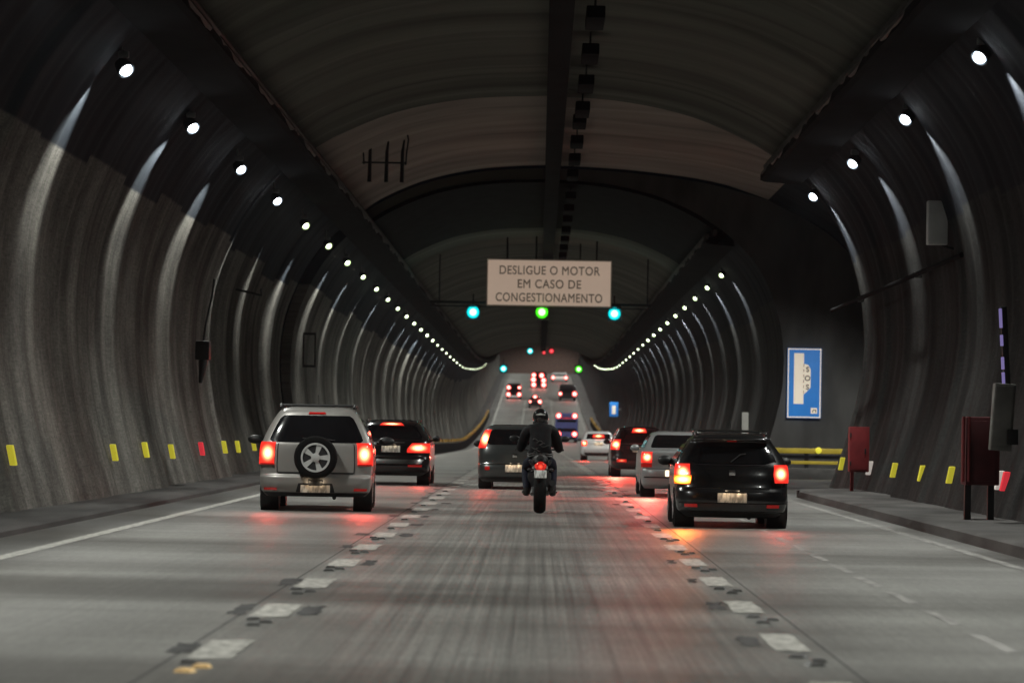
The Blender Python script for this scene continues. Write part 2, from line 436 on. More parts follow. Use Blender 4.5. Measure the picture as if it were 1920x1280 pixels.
WR = [(6.95, -.05), (7.45, 1.5), (7.75, 3.0), (7.7, 4.5), (7.35, 5.8), (6.85, 6.72), (6.3, 7.34), (5.72, 7.82)]
CE = [(5.72, 7.82), (4.9, 8.34), (3.5, 8.92), (1.8, 9.26), (0, 9.36)]
BR = [(11.0, -.05), (11.2, 2.5), (11.0, 4.6), (10.3, 6.4), (9.2, 7.7), (7.2, 8.8)]
BC = [(7.2, 8.8), (5.2, 9.3), (3.2, 9.55), (1.6, 9.66), (0, 9.70)]
left_wall = [Vector((-p.x, p.y)) for p in spline(WL, 26)]
right_wall = spline(WR, 26)
ceil_r = spline(CE, 16)
ceil_full = [Vector((-p.x, p.y)) for p in ceil_r] + ceil_r[::-1][1:]
b_right = spline(BR, 26); b_ceil_r = spline(BC, 16)
b_left = [Vector((p.x-.30, p.y+.12)) for p in left_wall]
b_ceil = [Vector((-p.x-.3*(i < 15), p.y+.12+.22*(i/15))) for i, p in enumerate(ceil_r)] + b_ceil_r[::-1][1:]

_rr = random.Random(11); _by = [Y0-4]; _bo = [0.]
while _by[-1] < Y1+6:
    wd_ = _rr.choice((1.3, 2.0, 2.8, 3.6, 4.4)); o_ = _rr.uniform(-.08, .06)
    _by += [_by[-1]+.4, _by[-1]+.4+wd_]; _bo += [o_, o_+_rr.uniform(-.02, .02)]
    if _rr.random() < .16: _by += [_by[-1]+.06, _by[-1]+.16, _by[-1]+.22]; _bo += [.12, .12, o_]
_by = np.array(_by); _bo = np.array(_bo)
def rib(y):
    k = (y-32.5*K)/(6.3*K)
    return float(np.interp(y, _by, _bo)) - .03*math.cos(2*PI*k*2) - .02*math.sin(2*PI*k*.37) + .012*math.sin(y*7.1+math.sin(y*3))
def arc(y):
    k = y/6.0; g = abs(k-round(k))*6.0
    return .06*math.cos(2*PI*k) + .03*math.cos(2*PI*k*2.7+1) + (.06 if g < .10 else 0)
def steps(a, b):
    ys = [a]
    while ys[-1] < b:
        y = ys[-1]; ys.append(y + (.15 if y < 110 else .4 if y < 210 else 1.3 if y < 390 else 3.5))
    ys[-1] = b
    return ys
def sweep(mb, prof, ys, disp=None, store=None):
    n = len(prof); nor = []
    for i in range(n):
        t = prof[min(i+1, n-1)]-prof[max(i-1, 0)]; q = Vector((t.y, -t.x)).normalized()
        if q.dot(Vector((prof[i].x, prof[i].y-4))) < 0: q = -q
        nor.append(q)
    o = len(mb.v)
    for y in ys:
        dd = disp(y) if disp else 0; h = H(y)
        for i, p in enumerate(prof):
            k = min(1, i/3, (n-1-i)/3) if disp is arc else min(1, (n-1-i)/4)
            q = p+nor[i]*dd*k
            mb.v.append((q.x, y, q.y+h))
            if store is not None: store.append(p.y)
    for j in range(len(ys)-1):
        for i in range(n-1):
            a = o+j*n+i; mb.f.append((a, a+1, a+n+1, a+n))
def strip(mb, pa, pb, y, store=None):
    o = len(mb.v); n = len(pa); h = H(y)
    for p in pa: mb.v.append((p.x, y, p.y+h)); store is None or store.append(p.y)
    for p in pb: mb.v.append((p.x, y, p.y+h)); store is None or store.append(p.y)
    for i in range(n-1): mb.f.append((o+i, o+i+1, o+n+i+1, o+n+i))
def wall_obj(name, mb, st, m):
    me = bpy.data.meshes.new(name); me.from_pydata(mb.v, [], mb.f)
    at = me.attributes.new('local_height', 'FLOAT', 'POINT'); at.data.foreach_set('value', st)
    me.materials.append(m); me.shade_smooth()
    try: me.set_sharp_from_angle(angle=R(50))
    except Exception: pass
    o = bpy.data.objects.new(name, me); col.objects.link(o); return o

mb = MB(); st = []
sweep(mb, left_wall, steps(Y0, A_END), rib, st); strip(mb, left_wall, b_left, A_END, st)
sweep(mb, b_left, steps(A_END, B_END), rib, st); strip(mb, left_wall, b_left, B_END, st)
sweep(mb, left_wall, steps(B_END, Y1), rib, st)
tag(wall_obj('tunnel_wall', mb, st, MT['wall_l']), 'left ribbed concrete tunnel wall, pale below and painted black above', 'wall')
mb = MB(); st = []
sweep(mb, right_wall, steps(Y0, A_END), rib, st); strip(mb, right_wall, b_right, A_END, st)
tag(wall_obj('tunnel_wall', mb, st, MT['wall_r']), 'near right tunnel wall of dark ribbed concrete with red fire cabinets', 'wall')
mb = MB(); st = []
sweep(mb, right_wall, steps(B_END, Y1), rib, st)
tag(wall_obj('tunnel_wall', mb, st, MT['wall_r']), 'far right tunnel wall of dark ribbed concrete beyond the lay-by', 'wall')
mb = MB(); st = []
sweep(mb, b_right, steps(A_END, B_END), rib, st)
tag(wall_obj('layby_wall', mb, st, MT['wall_r']), 'recessed side wall of the lay-by behind the near right wall', 'wall')
mb = MB(); st = []
strip(mb, right_wall, b_right, B_END, st); strip(mb, ceil_r, b_ceil_r, B_END, st)
tag(wall_obj('layby_end_wall', mb, st, MT['end']), 'flat dark end wall of the lay-by carrying the blue SOS sign', 'wall')
mb = MB()
sweep(mb, ceil_full, steps(Y0, A_END), arc); strip(mb, ceil_full, b_ceil, A_END)
strip(mb, ceil_full[:16], b_ceil[:16], B_END)
sweep(mb, ceil_full, steps(B_END, Y1), arc)
tag(mb.build('tunnel_vault', MT['ceil']), 'dark vaulted concrete ceiling of the tunnel with arched joints', 'ceiling')
def blob(mb, x0, x1, y0, y1, z, jx, jy, rnd):
    pts = [(x0+(x1-x0)*i/5, y0) for i in range(5)]+[(x1, y0+(y1-y0)*i/6) for i in range(6)]+[(x1+(x0-x1)*i/5, y1) for i in range(5)]+[(x0, y1+(y0-y1)*i/6) for i in range(6)]
    o = len(mb.v)
    for x, y in pts:
        yy = y+rnd.uniform(-jy, jy); mb.v.append((x+rnd.uniform(-jx, jx), yy, H(yy)+z))
    mb.v.append(((x0+x1)/2, (y0+y1)/2, H((y0+y1)/2)+z)); n = len(pts)
    for i in range(n): mb.f.append((o+n, o+i, o+(i+1) % n))
def yr(a, b, s=2.): n = max(1, int(math.ceil((b-a)/s))); return [a+(b-a)*i/n for i in range(n+1)]
mb = MB(); sweep(mb, b_ceil, steps(A_END, B_END), arc)
tag(mb.build('layby_vault', MT['ceil_b']), 'paler brown vault section over the lay-by between two arches', 'ceiling')
mb = MB(); ring = [Vector((p.x*.985, p.y-.10)) for p in ceil_full]  # shade over this vault stretch put into a black surface
sweep(mb, ring, yr(B_END+.15, 83*K, 1.5)); strip(mb, ring, ceil_full, B_END+.15); strip(mb, ring, ceil_full, 83*K)
tag(mb.build('shade_vault_ring', MT['ledge']), 'lower vault ring just past the lay-by, blackened to imitate shade', 'ceiling')
MT['close'] = mat('brown_closing_concrete', (.20, .13, .11), .9, var=.2)
# plain closures behind the camera and past the crest
for y, lb in ((Y0, 'dark closing wall behind the viewpoint'), (Y1, 'brown wall closing the tunnel past the far crest')):
    h = H(y)
    tag(MB().box((1.5, y, 5+h), (26, .3, 13)).build('tunnel_closing_wall', MT['close']), lb, 'wall')

# ledges with cable bundles below the vault
for sd, spans in ((-1, [(Y0, Y1)]), (1, [(Y0, A_END), (B_END, Y1)])):
    for (a, b) in spans:
        pr = [(6.15, 7.30), (5.3, 7.36), (5.2, 7.40), (5.2, 7.54), (5.34, 7.58), (6.05, 7.72)]
        pr = [Vector((sd*x, z)) for x, z in pr]; pr.append(pr[0].copy())
        mb = MB(); sweep(mb, pr, [a + (b-a)*i/max(1, int((b-a)/2)) for i in range(int((b-a)/2)+1)])
        where = 'left' if sd < 0 else ('near right' if a < 0 else 'far right')
        tag(mb.build('cable_ledge', MT['ledge'], smooth=False), f'black ledge under the vault along the {where} wall', 'ledge')
        mb = MB()
        for q, (x, z, rr) in enumerate(((5.30, 7.67, .085), (5.48, 7.70, .10), (5.24, 7.53, .06))):
            pts = []; y = a
            while y <= b:
                wob = .05*math.sin(y*1.1+q)+.04*math.sin(y*2.7+2*q)+random.uniform(-.015, .015)
                pts.append((sd*(x+wob*.7), y, z+wob*.9+H(y))); y += .7 if y < 130 else 4
            mb.tube(pts, rr, 7)
        tag(mb.build('cable_bundle', MT['cable']), f'lumpy dusty cable bundle lying on the {where} ledge', 'cable')

# ------------------------------------------------------------------ exhaust haze hanging in the tube
m = bpy.data.materials.new('exhaust_haze'); m.use_nodes = True; t = m.node_tree
t.nodes.remove(t.nodes['Principled BSDF'])
v = t.nodes.new('ShaderNodeVolumePrincipled'); v.inputs['Color'].default_value = (.86, .9, 1, 1)
v.inputs['Density'].default_value = .00014; v.inputs['Anisotropy'].default_value = .8
t.links.new(v.outputs[0], t.nodes['Material Output'].inputs['Volume'])
tag(MB().box((1.5, (Y1+Y0)/2, 13), (30, Y1-Y0+6, 31)).build('haze', m, smooth=False), kind='stuff')

# ------------------------------------------------------------------ road, kerbs, markings
def sheet(mb, x0, x1, ys, z, nx=1):
    o = len(mb.v)
    for y in ys:
        for i in range(nx+1): mb.v.append((x0+(x1-x0)*i/nx, y, H(y)+z))
    for j in range(len(ys)-1):
        for i in range(nx):
            a = o+j*(nx+1)+i; mb.f.append((a, a+1, a+nx+2, a+nx+1))
mb = MB(); sheet(mb, -8.4, 11.6, yr(Y0, Y1), 0, 4)
tag(mb.build('road', MT['road']), kind='structure')
KE = 45.6*K
mb = MB()
for (a, b) in ((Y0, KE), (B_END, Y1)):
    ys = yr(a, b)
    prof = [Vector((5.55, -.02)), Vector((5.57, .13)), Vector((5.62, .155)), Vector((5.80, .16)), Vector((7.4, .165))]
    sweep(mb, prof, ys)
n = 10                                            # rounded nose of the kerb towards the lay-by
for i in range(n):
    a0, a1 = PI/2*i/n, PI/2*(i+1)/n
    p = lambda an: (7.4-1.85*math.cos(an), KE+3.6*math.sin(an))
    (xa, ya), (xb, yb) = p(a0), p(a1)
    mb.add([(xa, ya, -.02), (xb, yb, -.02), (xb, yb, .155), (xa, ya, .155), (7.4, KE, .165)], [(0, 1, 2, 3), (3, 2, 4)])
tag(mb.build('pavement', MT['kerb'], angle=30), kind='structure')
mb = MB()
sweep(mb, [Vector((-7.6, .10)), Vector((-7.0, .10)), Vector((-6.36, .085)), Vector((-6.30, .06)), Vector((-6.28, -.02))], yr(Y0, Y1))
tag(mb.build('walkway', MT['shoulder'], angle=30), kind='structure')
mb = MB(); sheet(mb, -5.47, -5.30, yr(Y0, 330*K), .004)
tag(mb.build('edge_line', MT['paint']), kind='structure')
mb = MB(); sheet(mb, 5.06, 5.20, yr(Y0, 44*K), .004); sheet(mb, 5.06, 5.20, yr(B_END, 330*K), .004)
tag(mb.build('edge_line', MT['faint']), kind='structure')
for (x, wd, ph, seed) in ((-1.94, .27, 13.2, 1), (1.66, .235, 14.28, 2)):
    rnd = random.Random(seed)
    mb = MB(); dk = MB()
    k = -8
    while True:
        y = K*(ph+2.8*k); k += 1
        if y > 300*K: break
        if y < -20: continue
        blob(mb, x-wd/2, x+wd/2, y-.56*K, y+.56*K, .006, .012, .05, rnd)
        for sd in (-1, 1):
            if rnd.random() < .55:
                q = rnd.uniform(.25, .6)*.30; off = x+sd*(wd/2+.02+q/2+rnd.uniform(0, .05)); l = rnd.uniform(.22, .42)*K
                blob(dk, off-q/2, off+q/2, y-l+.1, y+l+.1, .004, .025, .12, rnd)
    tag(mb.build('lane_marking', MT['paint']), kind='structure')
    tag(dk.build('blacked_out_marking', MT['black_paint']), kind='structure')
# thin tar seam beside the dashes
mb = MB()
for x in (-2.16, 1.88): sheet(mb, x-.008, x+.008, yr(Y0, 120*K), .002)
tag(mb.build('road_seam', MT['black_paint']), kind='structure')
# old line remains on the right lane
mb = MB()
for i in range(14):
    y = K*(12+i*1.9); sheet(mb, 3.05+.012*i, 3.14+.012*i, [y, y+1.3*K], .003)
tag(mb.build('old_line_marking', MT['faint']), kind='structure')

# raised studs between the dashes
sm = MB(); sm.prism([(-.055, 0), (.055, 0), (.035, .02), (-.035, .02)], -.05, .05)
stud0 = None
names = ['nearest', 'second', 'third', 'fourth', 'fifth', 'sixth']
for (x, ph, side, gold) in ((-1.97, 12.0, 'left', True), (1.68, 12.9, 'right', False)):
    for k in range(13):
        for j, (ox, oy) in enumerate(((0, 0), (.07, .34), (-.05, .66))):
            y = K*(ph+2.8*k)+oy
            if k > 5 and j: continue
            if stud0 is None: o = stud0 = sm.build('road_stud', MT['steel'], smooth=False); dull = o.data
            else: o = stud0.copy(); o.data = dull; col.objects.link(o)
            o.location = (x+ox+random.uniform(-.015, .015), y, H(y)+.002); o.rotation_euler = (0, 0, random.uniform(-.3, .3))
            if gold and k == 0 and j < 2:
                o.data = o.data.copy(); o.data.materials[0] = MT['gold_stud']
                tag(o, ('gold' if j == 0 else 'smaller gold') + ' road stud at the near end of the left dashed line', 'road stud', 'road studs between the lane dashes')
            else:
                tag(o, f'small worn metal stud in the {side} dashed lane line', 'road stud', f'metal studs in the {side} dashed line')

# ------------------------------------------------------------------ wall floodlights
def make_flood(sd):
    t = empty('wall_floodlight', 'x', 'lamp')
    # housing: short can, axis tilted towards the road and a little back along it
    ax = Vector((-sd*.55, -.50, -.66)).normalized()
    q = Vector((0, 0, 1)).rotation_difference(ax).to_matrix()
    mbh = MB(); tmp = MB().lathe([(-.20, .07), (-.19, .10), (-.05, .135), (.02, .15), (.02, .125), (-.02, .12)], axis='Z', n=20)
    mbh.add([q @ Vector(p) for p in tmp.v], tmp.f); mbh.build('housing', MT['dark_steel'], t)
    tmp = MB().ball((0, 0, -.02), .108, .108, .10, 18, 10)
    mbl = MB(); mbl.add([q @ Vector(p) for p in tmp.v], tmp.f); lensob = mbl.build('lamp_glass', MT['lamp_glow'], t)
    br = MB(); br.tube([-ax*.16, (sd*.08, .02, .28), (sd*.10, .02, .46)], .025, 8); br.box((-sd*.02+sd*.06, -.02, .24), (.16, .12, .10), bev=.02)
    br.build('bracket', MT['steel'], t)
    lamp('road_beam', 'SPOT', LAMP_W, LAMP_COL, tuple(ax*.17), t, (-sd*.50, -.04, -.86), .08, R(118), .75)
    lamp('wall_beam', 'SPOT', LAMP_W*WALL_F, LAMP_COL, (sd*.04, -.02, -.14), t, (sd*.72, 0, -.70), .035, R(62), 1.0)
    return t
ordn = ['nearest', 'second nearest', 'third nearest', 'fourth nearest', 'fifth nearest', 'sixth nearest', 'seventh nearest', 'eighth nearest', 'ninth nearest', 'tenth nearest']
for sd, ph, sp, z, side in ((-1, 32.5*K, 6.3*K, 6.74, 'left'), (1, 31.4*K, 6.35*K, 6.96, 'right')):
    proto = None; seen = 0; green = None
    for k in range(-7, 63):
        y = ph+sp*k
        if y > 416*K: break
        if sd > 0 and A_END-.3 < y < 70*K: continue
        o = make_flood(sd) if proto is None else copy_tree(proto)
        if proto is None: proto = o
        o.location = (sd*6.4, y, z+H(y))
        if y > 400*K: o.rotation_euler = (0, 0, sd*R(-62))
        if k > 6: o.scale = (.9 if k < 16 else .64 if (k < 22 or sd > 0) else .45,)*3
        if k > 3:
            for ch in children(o):
                if ch.name.startswith('lamp_glass'):
                    if green is None: green = ch.data.copy(); green.materials[0] = MT['lamp_green']
                    ch.data = green
                if ch.name.startswith('wall_beam') and k > 20: bpy.data.objects.remove(ch)
        if k >= 0 and seen < 10:
            lb = f'{ordn[seen]} bright round white floodlight on the {side} tunnel wall'; seen += 1
            tag(o, lb, 'lamp', f'floodlights in a row along the {side} wall')
        elif k < 0:
            tag(o, f'round floodlight on the {side} wall behind the viewpoint', 'lamp', f'floodlights behind the viewpoint, {side} wall')
        else:
            tag(o, f'small distant floodlight in the far end of the {side} lamp row', 'lamp', f'far floodlights merging into a bright line on the {side}')

for y in (56*K, 62.5*K):  # unseen lamps added and turned to light the lay-by end wall
    o = make_flood(1); o.location = (9.75, y, 6.35+H(y)); o.rotation_euler = (0, 0, R(-62))
    tag(o, 'unseen floodlight added on the lay-by side wall to light the end wall', 'lamp', 'floodlights added inside the lay-by')

# ------------------------------------------------------------------ crown tray and unlit fixtures
mb = MB()
pr = [Vector(p) for p in ((.06, 8.72), (.50, 8.72), (.50, 9.02), (.06, 9.02), (.06, 8.72))]
sweep(mb, pr, yr(Y0, 300*K, 4))
for i in range(84):
    y = Y0+2+i*5
    mb.tube([(.28, y, H(y)+9.0), (.28, y, H(y)+9.33)], .03, 6)
tag(mb.build('cable_tray', MT['ledge'], smooth=False), 'long black cable tray hanging along the crown of the vault', 'cable tray')
proto = None
for k in range(22):
    y = K*(27.6+3.75*k)
    if proto is None:
        o = empty('ceiling_fixture', 'unlit dark box light in the row beside the crown tray', 'light fixture')
        MB().box((0, 0, -.20), (.34, 1.9, .22), bev=.03).build('fixture_box', MT['ledge'], o)
        h = MB()
        for yy in (-.5, .5): h.tube([(0, yy, -.1), (0, yy, .22)], .015, 6)
        h.build('hanger', MT['dark_steel'], o); proto = o
    else: o = copy_tree(proto)
    o.location = (.90, y, 9.08+H(y) + (.25 if A_END < y < B_END else 0)); tag(o, None, None, 'unlit fixtures beside the crown tray')

# hanging frame with three rods, left of the crown
o = empty('hanging_frame', 'dark frame with three hanging rods under the left of the vault', 'frame', (-4.2, 57*K, 8.40))
MB().tube([(-.65, 0, 0), (.5, 0, 0)], .025, 8).build('cross_bar', MT['dark_steel'], o)
for x in (-.45, 0, .42):
    MB().tube([(x, 0, -.52), (x+.01, 0, .3), (x+.05, 0, .62)], [.055, .045, .02], 8).build('rod', MT['dark_steel'], o)
for x, b in ((-.6, -.08), (.52, .06)):
    MB().tube([(x, 0, -.05), (x+b*.3, 0, .3), (x+b, 0, .62), (x+b*.2, 0, .85)], .022, 8).build('hook', MT['dark_steel'], o)

# ------------------------------------------------------------------ overhead sign and signals
YS = 88.0*K; HS = H(YS)
o = empty('overhead_sign', 'wide cream overhead sign reading DESLIGUE O MOTOR EM CASO DE CONGESTIONAMENTO', 'sign', (.33, YS, 7.50+HS-.04))
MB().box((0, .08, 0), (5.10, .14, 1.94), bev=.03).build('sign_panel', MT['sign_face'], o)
fr = MB()
for z in (-.95, .95): fr.box((0, .05, z), (5.16, .12, .05))
for x in (-2.56, 2.56): fr.box((x, .05, 0), (.05, .12, 1.85))
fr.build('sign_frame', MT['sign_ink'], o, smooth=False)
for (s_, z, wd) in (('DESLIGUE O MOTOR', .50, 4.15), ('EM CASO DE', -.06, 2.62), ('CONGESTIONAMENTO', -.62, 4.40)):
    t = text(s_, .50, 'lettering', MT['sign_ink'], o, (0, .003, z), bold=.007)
    t.scale.x = wd/t.dimensions.x
for x in (-1.75, -.55, 1.95): MB().tube([(x, .1, .97), (x, .1, 2.05)], .035, 8).build('hanger', MT['dark_steel'], o)

def signal(loc, m, label, s=1.12, light=None):
    o = empty('lane_signal', label, 'traffic light', loc)
    MB().box((0, .12, 0), (.52*s, .2, .56*s), bev=.05).build('signal_box', MT['black'], o)
    MB().lathe([(-.03, .03*s), (-.02, .16*s), (0, .225*s), (.03, .23*s)], axis='Y', n=28).build('lens', m, o)
    v = MB()
    pts = [(.25*s*math.cos(a), .25*s*math.sin(a)) for a in [R(20+140*i/12) for i in range(13)]]
    poly = pts+[(x*1.07, z*1.07) for x, z in pts[::-1]]
    v.prism(poly, -.22*s, .04); v.build('visor', MT['dark_steel'], o)
    MB().tube([(0, .14, .27*s), (0, .14, .75)], .03, 8).build('stem', MT['dark_steel'], o)
    if light: lamp('signal_light', 'POINT', 9, light, (0, -.3, 0), o, size=.1)
    return o
def sg(px, py, Y):   # layout helper: sightline of a measured point at depth Y
    dc = Vector(((px-960), -(py-640), -F_PX)); w_ = rot @ dc
    t = Y/w_.y; return (w_.x*t, Y, CAM_H+w_.z*t)
ys = YS+.35
signal(sg(887, 585, ys), CYAN, 'cyan lane signal below the left end of the overhead sign', light=(.1, .9, 1))
signal(sg(1016, 585, ys), GREEN, 'green lane signal directly below the overhead sign', light=(.2, 1, .1))
signal(sg(1152, 588, ys), CYAN, 'cyan lane signal below the right end of the overhead sign', light=(.1, .9, 1))
def gantry(y, z, label, hw=6.9):
    o = empty('signal_gantry', label, 'gantry', (0, y, z+H(y)))
    b = MB()
    b.box((0, .2, 0), (2*hw, .10, .10)); b.box((0, .2, -.16), (2*hw, .06, .05))
    b.build('beam', MT['dark_steel'], o, smooth=False)
    for x in (-4.2, -1.4, 1.6, 4.4): MB().tube([(x, .2, .05), (x, .2, 9.2-z-.035*x*x)], .03, 6).build('hanger', MT['dark_steel'], o)
gantry(YS, 6.62, 'dark beam across the tunnel carrying three lane signals under the sign', 4.6)
ys = 165.*K
signal(sg(944, 691, ys), CYAN, 'cyan lane signal on the second gantry, far left', 1.15)
signal(sg(1085, 692, ys), GREEN, 'green lane signal on the second gantry, far right', 1.15)
ys = 330.*K
signal(sg(994, 658, ys), CYAN, 'farthest pale cyan signal near the tunnel crest', 1.9)
signal(sg(1034, 658, ys), REDS, 'far red signal near the tunnel crest', 1.5)
signal(sg(1020, 661, ys), REDS, 'smaller far red signal beside the pale cyan one', 1.0)

# ------------------------------------------------------------------ lay-by furniture
o = empty('sos_sign', 'tall blue lay-by sign with white bay symbol and SOS on the end wall', 'sign', (8.42, B_END-.16, 2.98+H(B_END)))
MB().box((0, .02, 0), (1.08, .04, 2.22), bev=.01).build('sign_panel', MT['sos_blue'], o)
fr = MB()
for z in (-1.08, 1.08): fr.box((0, -.006, z), (1.02, .012, .035))
for x in (-.51, .51): fr.box((x, -.006, 0), (.035, .012, 2.195))
fr.build('sign_border', MT['sos_white'], o, smooth=False)
sb = MB(); sb.prism([(-.33, -.66), (-.02, -.66), (-.02, -.36), (.05, -.30), (.20, -.14), (.20, .44), (.12, .58), (-.02, .62), (-.02, .95), (-.33, .95)], -.008, 0)
sb.build('bay_symbol', MT['sos_white'], o, smooth=False)
ds = MB()
for i in range(6): ds.box((-.02, -.010, -.28+i*.17), (.02, .003, .10))
ds.build('dashed_line', MT['sos_ink'], o, smooth=False)
for ch, z in (('S', .43), ('O', .15), ('S', -.13)):
    text(ch, .23, 'lettering', MT['sos_ink'], o, (.10, -.0125, z), bold=.006)
pb = MB(); pb.prism([(.22, -.96), (.42, -.96), (.42, -.78), (.22, -.78)], -.008, 0); pb.build('phone_panel', MT['sos_white'], o, smooth=False)
pk = MB(); pk.tube([(.27, -.012, -.92), (.30, -.012, -.84), (.37, -.012, -.84), (.38, -.012, -.92)], .018, 6); pk.build('phone_symbol', MT['sos_ink'], o)
for x in (-.4, .4): MB().box((x, .09, .8), (.05, .1, .05)).build('mount', MT['steel'], o)
o = empty('crash_barrier', 'yellow topped crash barrier in front of the lay-by end wall', 'barrier', (8.7, 64.5*K, H(64.5*K)))
MB().box((0, 0, .16), (4.6, .5, .34), bev=.06).build('concrete_base', MT['kerb'], o)
for x in (-1.9, -.6, .7, 2.0): MB().box((x, .05, .55), (.12, .12, .5)).build('post', MT['dark_steel'], o)
MB().prism([(-2.35, .62), (2.3, .62), (2.3, .72), (-2.35, .72)], -.06, .02).build('lower_rail', MT['ledge'], o, smooth=False)
MB().box((0, -.03, .85), (4.6, .10, .16), bev=.03).build('upper_rail', MT['yellow_rail'], o)
MB().box((0, -.03, .50), (4.6, .06, .10), bev=.02).build('lower_band', MT['yellow_rail'], o)
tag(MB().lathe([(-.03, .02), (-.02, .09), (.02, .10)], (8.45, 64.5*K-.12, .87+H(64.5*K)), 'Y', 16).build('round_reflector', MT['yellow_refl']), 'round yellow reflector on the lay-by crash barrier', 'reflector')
x, y, z = sg(1397, 798, 66*K)
o = empty('marker_post', 'slim pale marker post behind the black hatchback roof', 'post', (x, y, H(y)))
MB().box((0, 0, 1.0), (.20, .05, 2.0), bev=.01).build('post', MT['greybox'], o)
MB().box((0, -.0, .04), (.34, .2, .08), bev=.01).build('foot', MT['kerb'], o)

# wall-mounted things -------------------------------------------------
def wx(h, sd):
    pr = left_wall if sd < 0 else right_wall
    for a, b in zip(pr, pr[1:]):
        if a.y <= h <= b.y: return (a+(b-a)*((h-a.y)/(b.y-a.y))).x
    return pr[0].x
def reflector(px, py, sd, m, label, grp, h=.86, y=None):
    # depth from where the sightline meets the wall
    lo, hi = 5., 450.
    for _ in range(50):
        mid = (lo+hi)/2; q = sg(px, py, mid)
        if abs(q[0]) < abs(wx(max(q[2]-H(mid), 0), sd))-.13: lo = mid
        else: hi = mid
    q = sg(px, py, lo)
    o = MB().box((0, 0, 0), (.04, .13, .30), rot=(0, sd*.28, 0), bev=.015).build('delineator', m)
    o.location = q; o.rotation_euler = (0, 0, sd*-.9)
    return tag(o, label, 'reflector', grp)
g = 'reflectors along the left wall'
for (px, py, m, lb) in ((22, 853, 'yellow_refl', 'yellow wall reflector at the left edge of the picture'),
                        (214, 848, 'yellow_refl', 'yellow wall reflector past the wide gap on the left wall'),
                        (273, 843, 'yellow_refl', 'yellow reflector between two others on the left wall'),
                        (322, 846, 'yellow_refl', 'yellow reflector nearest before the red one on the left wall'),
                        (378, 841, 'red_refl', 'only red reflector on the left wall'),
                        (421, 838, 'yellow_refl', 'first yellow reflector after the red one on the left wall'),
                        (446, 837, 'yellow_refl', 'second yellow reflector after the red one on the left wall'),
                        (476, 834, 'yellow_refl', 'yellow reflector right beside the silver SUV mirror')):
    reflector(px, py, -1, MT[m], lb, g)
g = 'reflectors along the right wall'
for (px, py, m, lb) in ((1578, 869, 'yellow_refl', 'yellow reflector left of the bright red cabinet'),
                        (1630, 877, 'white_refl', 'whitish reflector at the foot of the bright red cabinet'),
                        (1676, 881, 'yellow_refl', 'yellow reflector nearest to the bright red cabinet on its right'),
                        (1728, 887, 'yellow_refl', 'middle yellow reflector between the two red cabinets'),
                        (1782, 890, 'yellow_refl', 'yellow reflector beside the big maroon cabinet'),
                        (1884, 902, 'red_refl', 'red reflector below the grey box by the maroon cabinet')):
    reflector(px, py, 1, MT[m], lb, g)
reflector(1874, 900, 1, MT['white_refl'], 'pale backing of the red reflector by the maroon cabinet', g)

# red hose cabinet
x, y, z = sg(1610, 842, 45.5*K)
o = empty('hose_cabinet', 'bright red hose cabinet on a thin red post by the right wall', 'fire cabinet', (x, y, .16))
bx = MB().box((0, 0, z-.16), (.42, .36, .96), bev=.03); bx.build('cabinet_body', MT['red_cab'], o)
MB().box((-.02, -.19, z-.16), (.36, .02, .86), bev=.006).build('cabinet_door', MT['red_cab'], o)
MB().box((.12, -.21, z-.2), (.03, .03, .12), bev=.006).build('handle', MT['dark_steel'], o)
for dz in (-.3, .3): MB().box((-.19, -.205, z-.16+dz), (.03, .03, .09), bev=.005).build('hinge', MT['dark_steel'], o)
MB().box((-.13, .05, (z-.64)/2), (.07, .07, z-.6)).build('post', MT['red_cab'], o)
# big maroon cabinet
x, y, z = sg(1838, 845, 31.5*K)
o = empty('hydrant_cabinet', 'large dark maroon hydrant cabinet standing on legs by the right wall', 'fire cabinet', (x, y, .16))
MB().box((0, 0, z-.16), (.50, .55, 1.0), bev=.03).build('cabinet_body', MT['darkred_cab'], o)
MB().box((-.02, -.285, z-.16), (.40, .02, .88), bev=.006).build('cabinet_door', MT['darkred_cab'], o)
pp = MB()
for q in (-.21, -.29): pp.tube([(q, -.32, z-.16-.45), (q, -.32, z-.16+.50)], .022, 8)
pp.build('riser_pipe', MT['red_cab'], o)
for xx in (-.18, .16): MB().box((xx, 0, (z-.66)/2), (.09, .12, z-.62)).build('leg', MT['dark_steel'], o)
x, y, z = sg(1879, 782, 30.6*K)
o = empty('control_box', 'grey upright control box above the maroon hydrant cabinet', 'box', (x, y, z))
MB().box((0, 0, 0), (.30, .25, .96), rot=(0, .06, 0), bev=.02).build('box_body', MT['darkbox'], o)
MB().box((-.01, -.135, .02), (.25, .02, .86), rot=(0, .06, 0), bev=.005).build('box_door', MT['darkbox'], o)
MB().box((.13, -.13, -.28), (.16, .12, .22), bev=.02).build('junction', MT['black'], o)
# lit sign seen edge-on
x, y, z = sg(1879, 655, 30.9*K)
o = empty('edge_lit_sign', 'narrow sign on the right wall with violet lit segments', 'sign', (x, y, z))
MB().box((.05, .03, 0), (.09, .12, 1.25), rot=(0, -.06, 0), bev=.01).build('sign_body', MT['black'], o)
for dz, l in ((.45, .28), (.13, .16), (-.20, .18), (-.42, .18)):
    MB().box((-.006-dz*.06, -.035, dz), (.045, .012, l), rot=(0, -.06, 0)).build('lit_segment', MT['purple_glow'], o, smooth=False)
